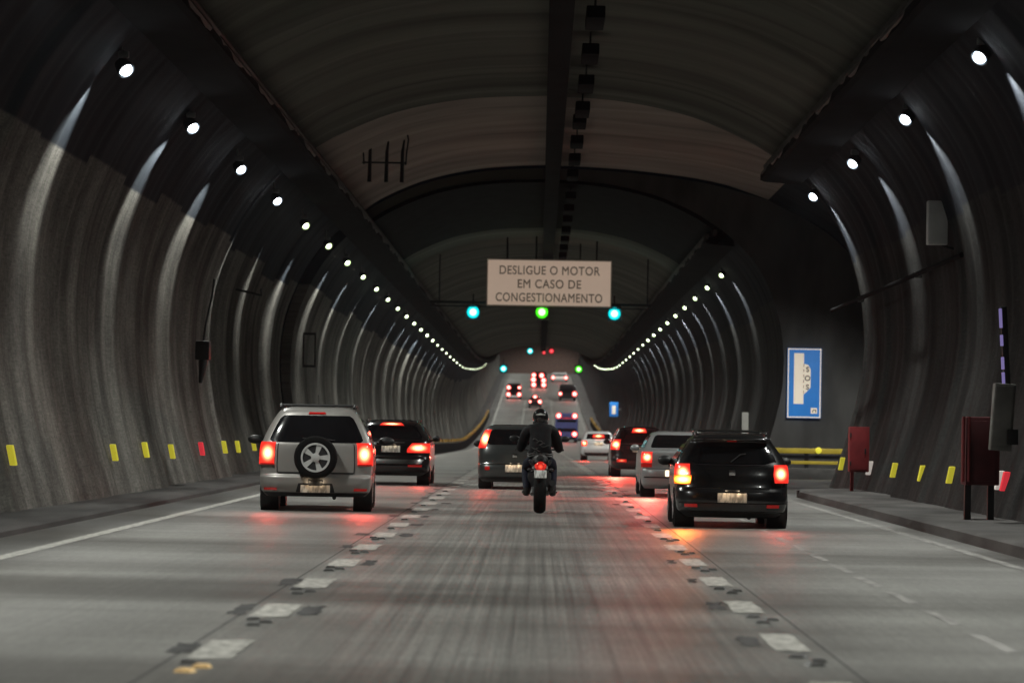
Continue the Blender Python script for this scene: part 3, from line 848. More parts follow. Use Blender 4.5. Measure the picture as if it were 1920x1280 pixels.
# grey box high on the right wall
x, y, z = sg(1757, 418, 39*K)
o = empty('wall_box', 'pale grey rectangular box high on the right wall', 'box', (x, y, z))
MB().box((0, 0, 0), (.36, .3, .80), bev=.02).build('box_body', MT['palebox'], o)
MB().box((0, -.155, 0), (.31, .02, .74), bev=.005).build('box_cover', MT['palebox'], o)
MB().tube([(.1, .1, -.4), (.28, .12, -.46), (.6, .15, -.5)], .03, 8).build('conduit', MT['dark_steel'], o)
# slanted arm across the lay-by mouth
p0 = Vector(sg(1560, 582, 50.5*K)); p1 = Vector(sg(1803, 478, 38.5*K))
o = empty('slanted_pipe', 'dark slanted pipe running up the right wall toward the grey box', 'pipe', p0)
MB().tube([(0, 0, 0), (p1-p0)], .045, 10).build('pipe', MT['ledge'], o)
for k in (.25, .7): MB().box(tuple((p1-p0)*k+Vector((.06, 0, 0))), (.14, .08, .12), bev=.01).build('clip', MT['steel'], o)
# left wall things
x, y, z = sg(385, 668, 44*K)
o = empty('wall_telephone', 'black emergency telephone hood hanging on the left wall', 'telephone', (x-.05, y, z))
MB().box((0, 0, .12), (.30, .4, .40), bev=.06).build('hood', MT['black'], o)
MB().tube([(.02, -.1, -.08), (0, -.12, -.35), (-.03, -.1, -.55)], [.10, .07, .04], 10).build('handset', MT['black'], o)
MB().tube([(0, 0, .3), (.05, 0, .7), (.16, .02, 1.25), (.2, 0, 1.6)], .022, 8).build('cord', MT['dark_steel'], o)
x, y, z = sg(580, 656, 66*K)
o = empty('wall_bracket', 'small dark rectangular frame on the left wall above the SUV', 'frame', (x, y, z))
f_ = MB()
for zz in (-.5, .5): f_.box((0, 0, zz), (.40, .08, .07))
for xx in (-.18, .18): f_.box((xx, 0, 0), (.05, .08, .95))
f_.build('frame', MT['dark_steel'], o, smooth=False)
x, y, z = sg(468, 550, 53*K)
o = empty('pipe_bracket', 'short dark bracket arm sticking out of the left wall', 'bracket', (x, y, z))
MB().tube([(-.35, 0, .1), (.1, 0, 0), (.3, -.1, -.05), (.28, -.1, .12)], .03, 8).build('arm', MT['dark_steel'], o)

# yellow chevron barriers deep in the tunnel
def chevrons(x, a, b, hgt, label, step=7.0):
    o = empty('chevron_barrier', label, 'barrier', (0, 0, 0))
    bs = MB(); sweep(bs, [Vector((x-.12, .0)), Vector((x-.10, hgt-.20)), Vector((x+.10, hgt-.20)), Vector((x+.12, .0))], yr(a, b, 4)); bs.build('base', MT['ledge'], o)
    yl = MB(); y = a
    while y < b:
        e = min(y+step*.5, b)
        yl.add([(x+q, yy, H(yy)+zz) for yy in (y, e) for q, zz in ((-.13, hgt-.10), (.10, hgt-.10), (.10, hgt+.07), (-.13, hgt+.07))],
               [(0, 1, 2, 3), (4, 7, 6, 5), (0, 4, 5, 1), (1, 5, 6, 2), (2, 6, 7, 3), (3, 7, 4, 0)])
        y += step
    tag(yl.build('yellow_blocks', CHEV, o, smooth=False), kind='stuff')
CHEV = mat('chevron_yellow', (.26, .155, .02), .5, var=.65, vscale=(3, .35, 3), emit=(.9, .45, .03), estr=.07)  # faint emission although the painted blocks are no lamps
chevrons(-6.2, 118*K, 262*K, .80, 'row of yellow and black barrier blocks curving along the far left')
chevrons(6.05, 212*K, 246*K, .95, 'yellow barrier blocks at the far right edge of the road')
x, y, z = sg(1151, 767, 178*K)
o = empty('far_sos_sign', 'small distant blue sign on the far right wall', 'sign', (x, y, z))
MB().box((0, 0, 0), (.72, .05, 1.2), bev=.01).build('sign_panel', MT['sos_blue'], o)
MB().box((0, -.03, -.05), (.30, .01, .7)).build('symbol', MT['sos_white'], o, smooth=False)
MB().box((.45, .1, 0), (.3, .08, .1)).build('mount', MT['steel'], o)

# ------------------------------------------------------------------ vehicles
class Shell:
    """a car body stacked from plan outlines: keys (z, y_rear, y_front, half_width, rear_depth)"""
    def __init__(s, keys, n=3.2, front_depth=.55):
        k = list(zip(*keys)); s.z0, s.z1 = k[0][0], k[0][-1]; s.keys = keys; s.n = n; s.fd = front_depth
        s.yr, s.yf, s.w, s.a = (pchip(k[0], k[i]) for i in (1, 2, 3, 4))
    def rear(s, x, z):
        q = min(abs(x)/s.w(z), 1); a = s.a(z)
        return s.yr(z)+a-a*max(1-q**s.n, 0)**(1/s.n)
    def rear_phi(s, ph, z):
        w, a = s.w(z), s.a(z); e = 2/s.n
        return (w*math.copysign(abs(math.sin(ph))**e, math.sin(ph)), s.yr(z)+a-a*max(math.cos(ph), 0)**e)
    def ring(s, z):
        pts = []; N = 26
        for i in range(N+1):
            ph = -PI/2+PI*i/N; x, y = s.rear_phi(ph, z); pts.append((x, y))
        w, ya, yb = s.w(z), s.yr(z)+s.a(z), s.yf(z)-min(s.fd, (s.yf(z)-s.yr(z))*.3)
        yb = max(yb, ya+.05)
        for i in range(1, 10): pts.append((w, ya+(yb-ya)*i/9))
        f = s.yf(z)-yb; e = 2/2.8
        for i in range(1, 17):
            ph = PI/2-PI*i/16
            pts.append((w*math.copysign(abs(math.sin(ph))**e, math.sin(ph)), yb+f*max(math.cos(ph), 0)**e))
        for i in range(1, 9): pts.append((-w, yb+(ya-yb)*i/9))
        return pts
    def body(s):
        zs = sorted(set([k[0] for k in s.keys]+[s.z0+(s.z1-s.z0)*i/44 for i in range(45)]))
        mb = MB(); n = None
        for z in zs:
            rg = s.ring(z); n = len(rg); mb.v += [(x, y, z) for x, y in rg]
        for j in range(len(zs)-1):
            for i in range(n):
                mb.f.append((j*n+i, j*n+(i+1) % n, (j+1)*n+(i+1) % n, (j+1)*n+i))
        mb.f.append(tuple(range(n-1, -1, -1))); mb.f.append(tuple((len(zs)-1)*n+i for i in range(n)))
        return mb
    def patch(s, rows, nx=14, nz=8, off=.008, depth=.03):
        """a slab following the rear: rows (z, x_left, x_right), x as a fraction of the half width"""
        zz = [r_[0] for r_ in rows]
        fl = lambda z, c: float(np.interp(z, zz, [r_[c] for r_ in rows]))
        g = []
        ph_ = lambda q: math.copysign(math.asin(min(abs(q), 1)**(s.n/2)), q)
        for j in range(nz+1):
            z = zz[0]+(zz[-1]-zz[0])*j/nz; p0, p1 = ph_(fl(z, 1)), ph_(fl(z, 2)); row = []
            for i in range(nx+1):
                ph = p0+(p1-p0)*i/nx; x, y = s.rear_phi(ph, z)
                row.append((x, y, z, math.sin(ph)))
            g.append(row)
        mb = MB(); m = nx+1
        for o_ in (off, off-depth):
            for row in g:
                for (x, y, z, q) in row: mb.v.append((x+o_*math.copysign(q*q, q), y-o_*math.sqrt(max(1-q*q*q*q, 0)), z))
        N = m*(nz+1)
        for j in range(nz):
            for i in range(nx):
                a = j*m+i; mb.f.append((a, a+1, a+m+1, a+m)); mb.f.append((N+a, N+a+m, N+a+m+1, N+a+1))
        bd = [i for i in range(nx)]+[j*m+nx for j in range(nz)]+[nz*m+i for i in range(nx, 0, -1)]+[j*m for j in range(nz, 0, -1)]
        for a, b in zip(bd, bd[1:]+bd[:1]): mb.f.append((a, N+a, N+b, b))
        return mb
    def side(s, rows, sd, ny=8, nz=6, off=.006, depth=.02):
        """rows (z, y0, y1) on the flank"""
        zz = [r_[0] for r_ in rows]; mb = MB(); m = ny+1
        for o_ in (off, off-depth):
            for j in range(nz+1):
                z = zz[0]+(zz[-1]-zz[0])*j/nz
                a, b = (float(np.interp(z, zz, [r_[c] for r_ in rows])) for c in (1, 2))
                for i in range(m): mb.v.append((sd*(s.w(z)+o_), a+(b-a)*i/ny, z))
        N = m*(nz+1)
        for j in range(nz):
            for i in range(ny):
                a = j*m+i; mb.f.append((a, a+1, a+m+1, a+m)); mb.f.append((N+a, N+a+m, N+a+m+1, N+a+1))
        bd = [i for i in range(ny)]+[j*m+ny for j in range(nz)]+[nz*m+i for i in range(ny, 0, -1)]+[j*m for j in range(nz, 0, -1)]
        for a, b in zip(bd, bd[1:]+bd[:1]): mb.f.append((a, N+a, N+b, b))
        return mb

def wheel(parent, x, y, rad, wd, simple=False):
    """x: outer face"""
    sd = 1 if x > 0 else -1; c = (x-sd*wd/2, y, rad)
    pr = [(-wd/2, rad*.66), (-wd/2, rad*.9), (-wd*.40, rad*.985), (-wd*.2, rad), (wd*.2, rad), (wd*.40, rad*.985), (wd/2, rad*.9), (wd/2, rad*.66)]
    t = MB().lathe(pr, c, 'X', 28).build('tyre' if simple else 'wheel', MT['rubber'], parent)
    rm = MB(); rm.lathe([(sd*(wd/2-.02)-.01, rad*.62), (sd*(wd/2-.02)+.01, rad*.62)], c, 'X', 24)
    for k in range(5):
        an = 2*PI*k/5
        rm.box((c[0]+sd*(wd/2), c[1]+math.cos(an)*rad*.36, c[2]+math.sin(an)*rad*.36), (.02, rad*.5, .06), rot=(an, 0, 0))
    rm.build('rim', MT['rim'], t)
    return t

def car(name, label, cat, x, y, sh, paint, wheels, group=None, rz=0, windows=True, wscale=1.0):
    o = empty(name, label, cat, (x, y, H(y)), rz, group, slope(y))
    sh.body().build('body', paint, o, angle=60)
    if wheels:
        rad, wd, hw, y0, y1 = wheels
        for yy in (y0, y1):
            for sd in (-1, 1):
                MB().lathe([(sd*(hw-.012), rad*1.17), (sd*(hw-.30), rad*1.17)], (0, yy, rad+.015), 'X', 26).build('wheel_arch', MT['black'], o)
                wheel(o, sd*hw, yy, rad, wd)
    return o
def mirrors(o, x, y, z, m, wd=.16, sds=(-1, 1)):
    for sd in sds:
        mm = MB(); mm.ball((sd*(x+wd*.55), y, z), wd*.62, .07, .075, 14, 8); mm.box((sd*(x+.01), y+.02, z-.04), (.12, .05, .04), bev=.01)
        mm.build('mirror', m, o)
def plate(o, sh, z, m=None, wd=.42, ht=.13, xo=0., lampw=.35, dy=.012):
    y = sh.rear(xo, z)
    q = MB().box((xo, y-dy, z), (wd, .016, ht), bev=.006).build('number_plate', m or MT['plate'], o)
    MB().box((xo, y-.02, z+ht/2+.035), (wd*.5, .05, .02), bev=.006).build('plate_lamp_bar', MT['black'], o)
    if lampw:
        for k in (-.10, .10): lamp('plate_light', 'POINT', lampw, (1, .78, .52), (xo+k, y-.085, z+ht/2+.03), o, size=.012)
def tail_glow(o, sh, x, z, e, c=(1, .07, .045), dx=0.):
    lamp('tail_light_beam', 'SPOT', e*7, c, (x, sh.rear(x, z)-.10, z), o, (dx, -1, -.46), .10, R(76), .9)

# --- silver SUV with spare wheel -----------------------------------
sh = Shell([(.24, .16, 4.05, .80, .40), (.33, .06, 4.15, .87, .42), (.46, .02, 4.2, .895, .42), (.55, .03, 4.2, .90, .40), (.585, .09, 4.2, .895, .40),
            (.75, .10, 4.18, .905, .36), (.95, .12, 4.05, .90, .34), (1.06, .14, 3.6, .885, .32), (1.12, .17, 3.2, .865, .32), (1.30, .26, 2.95, .79, .32),
            (1.50, .37, 2.62, .68, .32), (1.585, .42, 2.40, .62, .34), (1.64, .52, 2.2, .55, .36), (1.665, .72, 1.9, .44, .36)], n=4.2)
SX, SY, _ = sg(590, 957, 34.0*K)
o = car('suv', 'silver SUV with a spare wheel on its tailgate in the left lane', 'car', SX, 34.0*K, sh, MT['p_silver'], (.345, .25, .90, .80, 3.32), rz=R(2.0))
gl = sh.patch([(1.10, -.80, .80), (1.14, -.865, .865), (1.50, -.84, .84), (1.53, -.78, .78)], 20, 10, .008).build('rear_window', MT['glass'], o)
sh.patch([(.60, -.665, .665), (.615, -.68, .68), (.625, -.68, .68)], 20, 2, .006, .02).build('tailgate_gap', MT['black'], o)
for sd in (-1, 1):
    a, b = sorted((sd*.675, sd*.69)); sh.patch([(.61, a, b), (1.08, a, b)], 2, 12, .005, .02).build('tailgate_gap', MT['black'], o)
    a, b = sorted((sd*.735, sd*.985))
    sh.patch([(.74, a, b), (.90, a, b), (1.10, a, b)], 10, 10, .022, .05).build('tail_light', BRAKE if 1 else TAIL, o)
    a, b = sorted((sd*.735, sd*.96)); sh.patch([(.735, a, b), (.76, a, b)], 8, 2, .026, .03).build('lower_lens', MT['red_plastic'], o)
    tail_glow(o, sh, sd*.76, .95, 4 if sd < 0 else 8)
    sh.side([(1.15, .85, 2.9), (1.48, .95, 2.45)], sd).build('side_window', MT['glass'], o)
    MB().tube([(sd*.585, .62, 1.655), (sd*.60, .8, 1.70), (sd*.60, 2.0, 1.70), (sd*.585, 2.15, 1.655)], .022, 8).build('roof_rail', MT['black'], o)
for yy in (.9, 1.85): MB().tube([(-.60, yy, 1.695), (.60, yy, 1.695)], .018, 8).build('roof_bar', MT['black'], o)
sh.patch([(1.555, -.22, .22), (1.585, -.2, .2)], 8, 2, .014, .03).build('high_brake_light', MT['red_plastic'], o)
# rear bumper lower skirt, plate recess
sh.patch([(.235, -.93, .93), (.30, -.97, .97)], 20, 3, .006, .03).build('bumper_skirt', MT['black'], o)
sh.patch([(.305, -.36, .36), (.45, -.30, .30)], 10, 4, .004, .02).build('plate_recess', MT['dark_steel'], o)
plate(o, sh, .37, wd=.47, ht=.14, lampw=.30)
# spare wheel
yb = sh.rear(0, .84)
sp = MB().lathe([(-.02, .335), (-.06, .345), (-.17, .345), (-.21, .325), (-.225, .28), (-.215, .235), (-.17, .225), (-.02, .225)], (0, yb, .86), 'Y', 44).build('spare_wheel', MT['rubber'], o)
rm = MB(); rm.lathe([(-.205, .235), (-.215, .222), (-.20, .205), (-.13, .195), (-.13, .06), (-.05, .05)], (0, yb, .86), 'Y', 40)
rm.build('spare_rim_barrel', MT['dark_steel'], sp)
rs = MB()
rs.lathe([(-.200, .237), (-.222, .232), (-.222, .205), (-.200, .200)], (0, yb, .86), 'Y', 40)
for k in range(5):
    an = 2*PI*k/5+.3
    p = lambda r_, t_: (r_*math.sin(t_), r_*math.cos(t_)+.86)
    w0, w1 = .036/.07, .040/.20
    poly = [p(.06, an-w0*.8), p(.21, an-w1*1.1), p(.21, an+w1*1.1), p(.06, an+w0*.8)]
    rs.prism(poly, yb-.212, yb-.17)
rs.lathe([(-.16, .075), (-.225, .07), (-.235, .04), (-.235, .0)], (0, yb, .86), 'Y', 20)
rs.build('spare_rim_spokes', MT['rim'], sp, angle=30)
MB().box((0, yb-.03, .46), (.26, .12, .12), bev=.03).build('spare_carrier', MT['black'], o)
mirrors(o, .97, 2.5, 1.12, MT['black'], .22)
MB().tube([(.30, sh.rear(.3, 1.13)-.02, 1.13), (.12, sh.rear(.12, 1.16)-.02, 1.155), (-.22, sh.rear(-.22, 1.17)-.02, 1.165)], .009, 6).build('wiper', MT['black'], o)
MB().tube([(.30, .22, .22), (.30, .6, .24)], .032, 10).build('exhaust', MT['dark_steel'], o)
MB().tube([(.0, 1.1, 1.66), (.0, .85, 1.86)], .006, 6).build('antenna', MT['black'], o)
for sd in (-1, 1):
    a, b = sorted((sd*.70, sd*.93)); sh.patch([(.33, a, b), (.37, a, b)], 6, 2, .012, .03).build('bumper_reflector', MT['red_plastic'], o)
    sh.side([(1.03, 1.55, 1.75), (1.06, 1.55, 1.75)], sd, off=.03).build('door_handle', MT['p_silver'], o)

# --- black crossover ahead of it -------------------------------------
sh = Shell([(.22, .14, 4.2, .80, .5), (.32, .05, 4.4, .88, .5), (.45, .02, 4.4, .90, .5), (.60, .05, 4.4, .905, .46), (.68, .10, 4.38, .90, .42), (.90, .12, 4.2, .90, .42),
            (1.02, .16, 3.7, .88, .40), (1.08, .22, 3.3, .86, .38), (1.28, .42, 2.95, .74, .36), (1.43, .54, 2.5, .64, .36), (1.49, .66, 2.2, .55, .38), (1.52, .9, 1.9, .42, .4)], n=2.9)
SX, _, _ = sg(731, 911, 49.5*K)
o = car('crossover', 'glossy black crossover half hidden behind the silver SUV, brake lights on', 'car', SX, 49.5*K, sh, MT['p_black'], (.345, .25, .90, .85, 3.55))
sh.patch([(1.08, -.78, .78), (1.12, -.86, .86), (1.36, -.82, .82), (1.39, -.74, .74)], 18, 8, .008).build('rear_window', MT['glass'], o)
sh.patch([(1.39, -.42, .42), (1.45, -.34, .34)], 10, 3, .03, .05).build('high_brake_light', BRAKE, o)
lamp('brake_beam', 'SPOT', 22, (1, .07, .045), (0, .35, 1.42), o, (0, -1, -.42), .05, R(100), .9)
for sd in (-1, 1):
    a, b = sorted((sd*.42, sd*.985)); c, e = sorted((sd*.55, sd*.99))
    sh.patch([(.76, a, b), (.84, a, b), (.98, c, e)], 14, 7, .02, .05).build('tail_light', BRAKE, o)
    a, b = sorted((sd*.45, sd*.80)); sh.patch([(.43, a, b), (.475, a, b)], 8, 2, .012, .03).build('bumper_reflector', MT['red_plastic'], o)
    tail_glow(o, sh, sd*.66, .87, 6)
    sh.side([(1.10, 1.0, 3.0), (1.38, 1.15, 2.5)], sd).build('side_window', MT['glass'], o)
    MB().tube([(sd*.60, .85, 1.47), (sd*.61, 1.0, 1.52), (sd*.61, 2.1, 1.52), (sd*.60, 2.25, 1.47)], .018, 8).build('roof_rail', MT['chrome'], o)
sh.patch([(.985, -.36, .36), (1.005, -.36, .36)], 10, 2, .014, .02).build('chrome_strip', MT['chrome'], o)
sh.patch([(.50, -.78, .78), (.60, -.84, .84)], 16, 3, .016, .03).build('bumper_trim', MT['chrome'], o)
plate(o, sh, .84, MT['plate_w'], .43, .15, lampw=.25)
mirrors(o, .88, 2.9, 1.08, MT['black'])

# --- charcoal hatchback -----------------------------------------------
sh = Shell([(.16, .16, 3.7, .74, .42), (.28, .04, 3.85, .81, .42), (.45, .01, 3.9, .825, .42), (.54, .04, 3.9, .825, .40), (.57, .08, 3.9, .82, .38), (.80, .12, 3.8, .825, .36), (.93, .16, 3.4, .815, .36),
            (.99, .19, 3.1, .80, .36), (1.20, .30, 2.8, .72, .36), (1.36, .38, 2.4, .64, .36), (1.42, .50, 2.15, .57, .38), (1.45, .75, 1.9, .44, .4)], n=3.4)
SX, _, _ = sg(964, 918, 47.8*K)
o = car('hatchback', 'charcoal hatchback with tall roof-pillar tail lights beside the motorcycle', 'car', SX, 47.8*K, sh, MT['p_grey'], (.30, .22, .815, .72, 3.15))
sh.patch([(1.00, -.72, .72), (1.03, -.80, .80), (1.30, -.80, .80), (1.34, -.72, .72)], 18, 8, .008).build('rear_window', MT['glass'], o)
for sd in (-1, 1):
    a, b = sorted((sd*.80, sd*.985))
    sh.patch([(.92, a, b), (1.10, a, b), (1.33, a, b)], 8, 10, .022, .05).build('tail_light', BRAKE, o)
    a, b = sorted((sd*.68, sd*.80)); sh.patch([(.43, a, b), (.51, a, b)], 5, 3, .012, .03).build('bumper_reflector', MT['red_plastic'], o)
    tail_glow(o, sh, sd*.70, 1.1, 6)
    sh.side([(1.02, .9, 2.9), (1.32, .95, 2.4)], sd).build('side_window', MT['glass'], o)
sh.patch([(.555, -.92, .92), (.585, -.92, .92)], 18, 2, .016, .03).build('chrome_strip', MT['chrome'], o)
MB().box((0, sh.rear(0, .75)-.008, .76), (.10, .02, .09), bev=.02).build('badge', MT['chrome'], o)
sh.patch([(.20, -.95, .95), (.28, -.97, .97)], 18, 3, .006, .03).build('bumper_skirt', MT['black'], o)
plate(o, sh, .47, wd=.42, ht=.16, lampw=.55)
mirrors(o, .80, 2.7, 1.0, MT['black'])

# --- silver sedan --------------------------------------------------------
sh = Shell([(.18, .14, 4.1, .76, .45), (.28, .04, 4.25, .82, .45), (.46, .0, 4.3, .84, .45), (.56, .02, 4.3, .84, .42), (.60, .06, 4.3, .835, .40), (.82, .09, 4.1, .835, .38), (.93, .13, 3.75, .82, .38),
            (.975, .26, 3.55, .80, .40), (.99, .55, 3.4, .775, .40), (1.06, .78, 3.2, .73, .36), (1.28, 1.12, 2.75, .61, .34), (1.33, 1.25, 2.5, .56, .36), (1.365, 1.5, 2.2, .44, .36)], n=3.6)
SX, _, _ = sg(1278, 932, 44.0*K)
o = car('sedan', 'pale silver sedan with glowing tail light partly behind the black hatchback', 'car', SX, 44.0*K, sh, MT['p_silver2'], (.31, .21, .835, .85, 3.45))
sh.patch([(1.02, -.80, .80), (1.05, -.84, .84), (1.27, -.84, .84), (1.29, -.78, .78)], 18, 8, .008).build('rear_window', MT['glass'], o)
for sd in (-1, 1):
    a, b = sorted((sd*.74, sd*.985)); sh.patch([(.71, a, b), (.94, a, b)], 8, 8, .02, .05).build('tail_light', BRAKE, o)
    sh.patch([(.62, a, b), (.70, a, b)], 8, 3, .018, .05).build('lower_lens', MT['red_plastic'], o)
    tail_glow(o, sh, sd*.70, .82, 85 if sd < 0 else 8, dx=-.30 if sd < 0 else 0.)
    sh.side([(1.02, 1.1, 3.1), (1.27, 1.3, 2.75)], sd).build('side_window', MT['glass'], o)
sh.patch([(.64, -.34, .34), (.80, -.32, .32)], 10, 4, .004, .03).build('plate_recess', MT['black'], o)
plate(o, sh, .71, MT['plate_w'], .40, .12, lampw=.0)
sh.patch([(.585, -.95, .95), (.60, -.95, .95)], 18, 2, .006, .03).build('boot_gap', MT['black'], o)
sh.patch([(.40, -.92, .92), (.43, -.92, .92)], 18, 2, .012, .03).build('bumper_strip', MT['dark_steel'], o)
MB().box((-.26, sh.rear(-.26, .50)-.01, .50), (.16, .03, .12), bev=.03).build('glowing_bumper_spot', WARM_EMITTER, o)  # small emissive block on the bumper
mirrors(o, .80, 2.95, 1.0, MT['p_silver2'])

# --- black hatchback with indicator ---------------------------------------
sh = Shell([(.15, .14, 3.5, .70, .42), (.26, .03, 3.65, .79, .42), (.40, .0, 3.7, .81, .42), (.52, .02, 3.7, .815, .42), (.58, .07, 3.7, .815, .40), (.78, .12, 3.6, .82, .38), (.88, .16, 3.3, .81, .38),
            (.94, .20, 3.0, .79, .38), (1.10, .31, 2.75, .70, .36), (1.24, .40, 2.4, .60, .36), (1.28, .36, 2.3, .57, .30), (1.33, .46, 2.15, .53, .34), (1.365, .75, 1.9, .42, .36)], n=3.0)
SX, _, _ = sg(1372, 990, 30.7*K)
o = car('hatchback', 'black hatchback with left amber indicator flashing in the right lane', 'car', SX, 30.7*K, sh, MT['p_black'], (.30, .24, .825, .70, 3.05), rz=R(-.6))
sh.patch([(.93, -.60, .60), (.96, -.82, .82), (1.21, -.84, .84), (1.235, -.74, .74)], 20, 9, .008).build('rear_window', MT['glass'], o)
sh.patch([(1.275, -.90, .90), (1.30, -.94, .94)], 18, 3, .05, .10).build('roof_spoiler', MT['p_black'], o)
sh.patch([(1.245, -.12, .12), (1.255, -.12, .12)], 6, 2, .02, .03).build('high_brake_light', MT['red_plastic'], o)
for sd in (-1, 1):
    a, b = sorted((sd*.73, sd*.985)); c, e = sorted((sd*.76, sd*.985))
    tl = sh.patch([(.66, c, e), (.78, a, b), (.92, c, e)], 8, 8, .022, .05).build('tail_light', BRAKE, o)
    tail_glow(o, sh, sd*.68, .80, 3 if sd > 0 else 2)
    if sd < 0:
        sh.patch([(.63, -.98, -.74), (.755, -.98, -.71)], 8, 5, .030, .05).build('indicator', AMBER, tl)
        tail_glow(o, sh, sd*.70, .70, 14, (1, .20, .022), dx=.12)
    sh.side([(.98, .85, 2.8), (1.20, .95, 2.4)], sd).build('side_window', MT['glass'], o)
    MB().tube([(sd*.50, .62, 1.345), (sd*.52, .8, 1.395), (sd*.52, 1.8, 1.395), (sd*.50, 1.95, 1.345)], .018, 8).build('roof_rail', MT['chrome'], o)
for yy in (.72, 1.6): MB().tube([(-.55, yy, 1.40), (.55, yy, 1.40)], .017, 8).build('roof_bar', MT['chrome'], o)
MB().tube([(-.02, sh.rear(0, .96)-.02, .95), (.12, sh.rear(.12, 1.06)-.025, 1.06), (.2, sh.rear(.2, 1.08)-.025, 1.07)], .010, 6).build('wiper', MT['black'], o)
sh.patch([(.565, -.66, .66), (.575, -.66, .66)], 14, 2, .004, .03).build('tailgate_gap', MT['rubber'], o)
sh.patch([(.905, -.64, .64), (.918, -.64, .64)], 14, 2, .006, .02).build('belt_glint', MT['p_dark'], o)
plate(o, sh, .44, wd=.42, ht=.135, lampw=.45)
mirrors(o, .80, 2.55, .94, MT['black'], .18)
MB().box((0, sh.rear(0, .80)-.006, .80), (.09, .016, .08), bev=.02).build('badge', MT['chrome'], o)
for sd in (-1, 1):
    a, b = sorted((sd*.62, sd*.84)); sh.patch([(.30, a, b), (.345, a, b)], 6, 2, .012, .03).build('bumper_reflector', MT['red_plastic'], o)
sh.patch([(.16, -.90, .90), (.235, -.95, .95)], 18, 3, .008, .03).build('bumper_skirt', MT['black'], o)
sh.patch([(.355, -.94, .94), (.365, -.94, .94)], 18, 2, .004, .02).build('bumper_crease', MT['rubber'], o)
MB().tube([(.0, 1.0, 1.36), (.0, .80, 1.52)], .005, 6).build('antenna', MT['black'], o)
MB().tube([(.25, .12, .16), (.25, .5, .17)], .03, 8).build('exhaust', MT['dark_steel'], o)

# --- dark car further on with bright high brake light -----------------------
sh = Shell([(.22, .14, 3.8, .74, .42), (.32, .04, 3.95, .82, .42), (.50, .0, 4.0, .835, .42), (.62, .05, 4.0, .835, .40), (.85, .10, 3.8, .835, .38), (.96, .15, 3.5, .82, .38),
            (1.02, .22, 3.2, .80, .36), (1.22, .34, 2.9, .70, .36), (1.40, .46, 2.5, .61, .36), (1.46, .58, 2.2, .54, .38), (1.49, .8, 1.9, .42, .4)], n=3.2)
SX, _, _ = sg(1198, 893, 63.*K)
o = car('small_car', 'dark small car with dazzling brake lights ahead of the silver sedan', 'car', SX, 63.*K, sh, MT['p_dark'], (.31, .22, .83, .75, 3.2))
sh.patch([(1.02, -.80, .80), (1.05, -.84, .84), (1.36, -.84, .84), (1.39, -.74, .74)], 18, 8, .008).build('rear_window', MT['glass'], o)
sh.patch([(1.31, -.34, .34), (1.44, -.3, .3)], 10, 4, .04, .05).build('high_brake_light', BRAKE, o)
lamp('brake_beam', 'SPOT', 160, (1, .06, .04), (0, .2, 1.36), o, (0, -1, -.42), .05, R(100), .9)
for sd in (-1, 1):
    a, b = sorted((sd*.70, sd*.985)); sh.patch([(.80, a, b), (1.10, a, b)], 8, 8, .024, .05).build('tail_light', BRAKE, o)
    a, b = sorted((sd*.45, sd*.78)); sh.patch([(.44, a, b), (.52, a, b)], 6, 3, .012, .03).build('bumper_reflector', TAIL, o)
    tail_glow(o, sh, sd*.70, .96, 125 if sd < 0 else 30, dx=-.22 if sd < 0 else 0.)
    sh.side([(1.05, .95, 3.0), (1.37, 1.0, 2.5)], sd).build('side_window', MT['glass'], o)
    MB().tube([(sd*.80, .20, 1.03), (sd*.60, .46, 1.40)], .018, 6).build('pillar_trim', MT['chrome'], o)
sh.patch([(.965, -.70, .70), (.985, -.70, .70)], 14, 2, .014, .02).build('chrome_strip', MT['chrome'], o)
plate(o, sh, .80, MT['plate'], .40, .13, lampw=.5)
mirrors(o, .82, 2.8, 1.02, MT['black'])

# --- white car beyond ---------------------------------------------------------
sh = Shell([(.24, .12, 3.8, .76, .45), (.34, .04, 4.1, .82, .45), (.55, .0, 4.15, .835, .45), (.75, .08, 4.1, .83, .42), (.95, .14, 3.7, .82, .40), (1.02, .3, 3.3, .79, .4), (1.08, .5, 3.1, .75, .36), (1.36, .8, 2.6, .62, .36), (1.42, .95, 2.3, .54, .38), (1.45, 1.2, 2.0, .42, .4)], n=3.2)
SX, _, _ = sg(1122, 862, 104.*K)
o = car('small_car', 'white small car braking beyond the dark car in the right lane', 'car', SX, 104.*K, sh, MT['p_white'], (.31, .21, .83, .8, 3.3))
sh.patch([(1.06, -.80, .80), (1.32, -.82, .82)], 14, 6, .008).build('rear_window', MT['glass'], o)
sh.patch([(1.14, -.40, .40), (1.28, -.4, .4)], 8, 4, .03, .04).build('high_brake_light', BRAKE, o)
for sd in (-1, 1):
    a, b = sorted((sd*.68, sd*.985)); sh.patch([(.72, a, b), (.98, a, b)], 8, 6, .02, .05).build('tail_light', BRAKE, o)
    tail_glow(o, sh, sd*.70, .9, 16)
sh.patch([(.26, -.8, .8), (.40, -.84, .84)], 14, 3, .006, .03).build('bumper_skirt', MT['black'], o)
plate(o, sh, .80, MT['plate'], .42, .14, lampw=.6)
mirrors(o, .82, 2.8, 1.02, MT['black'])

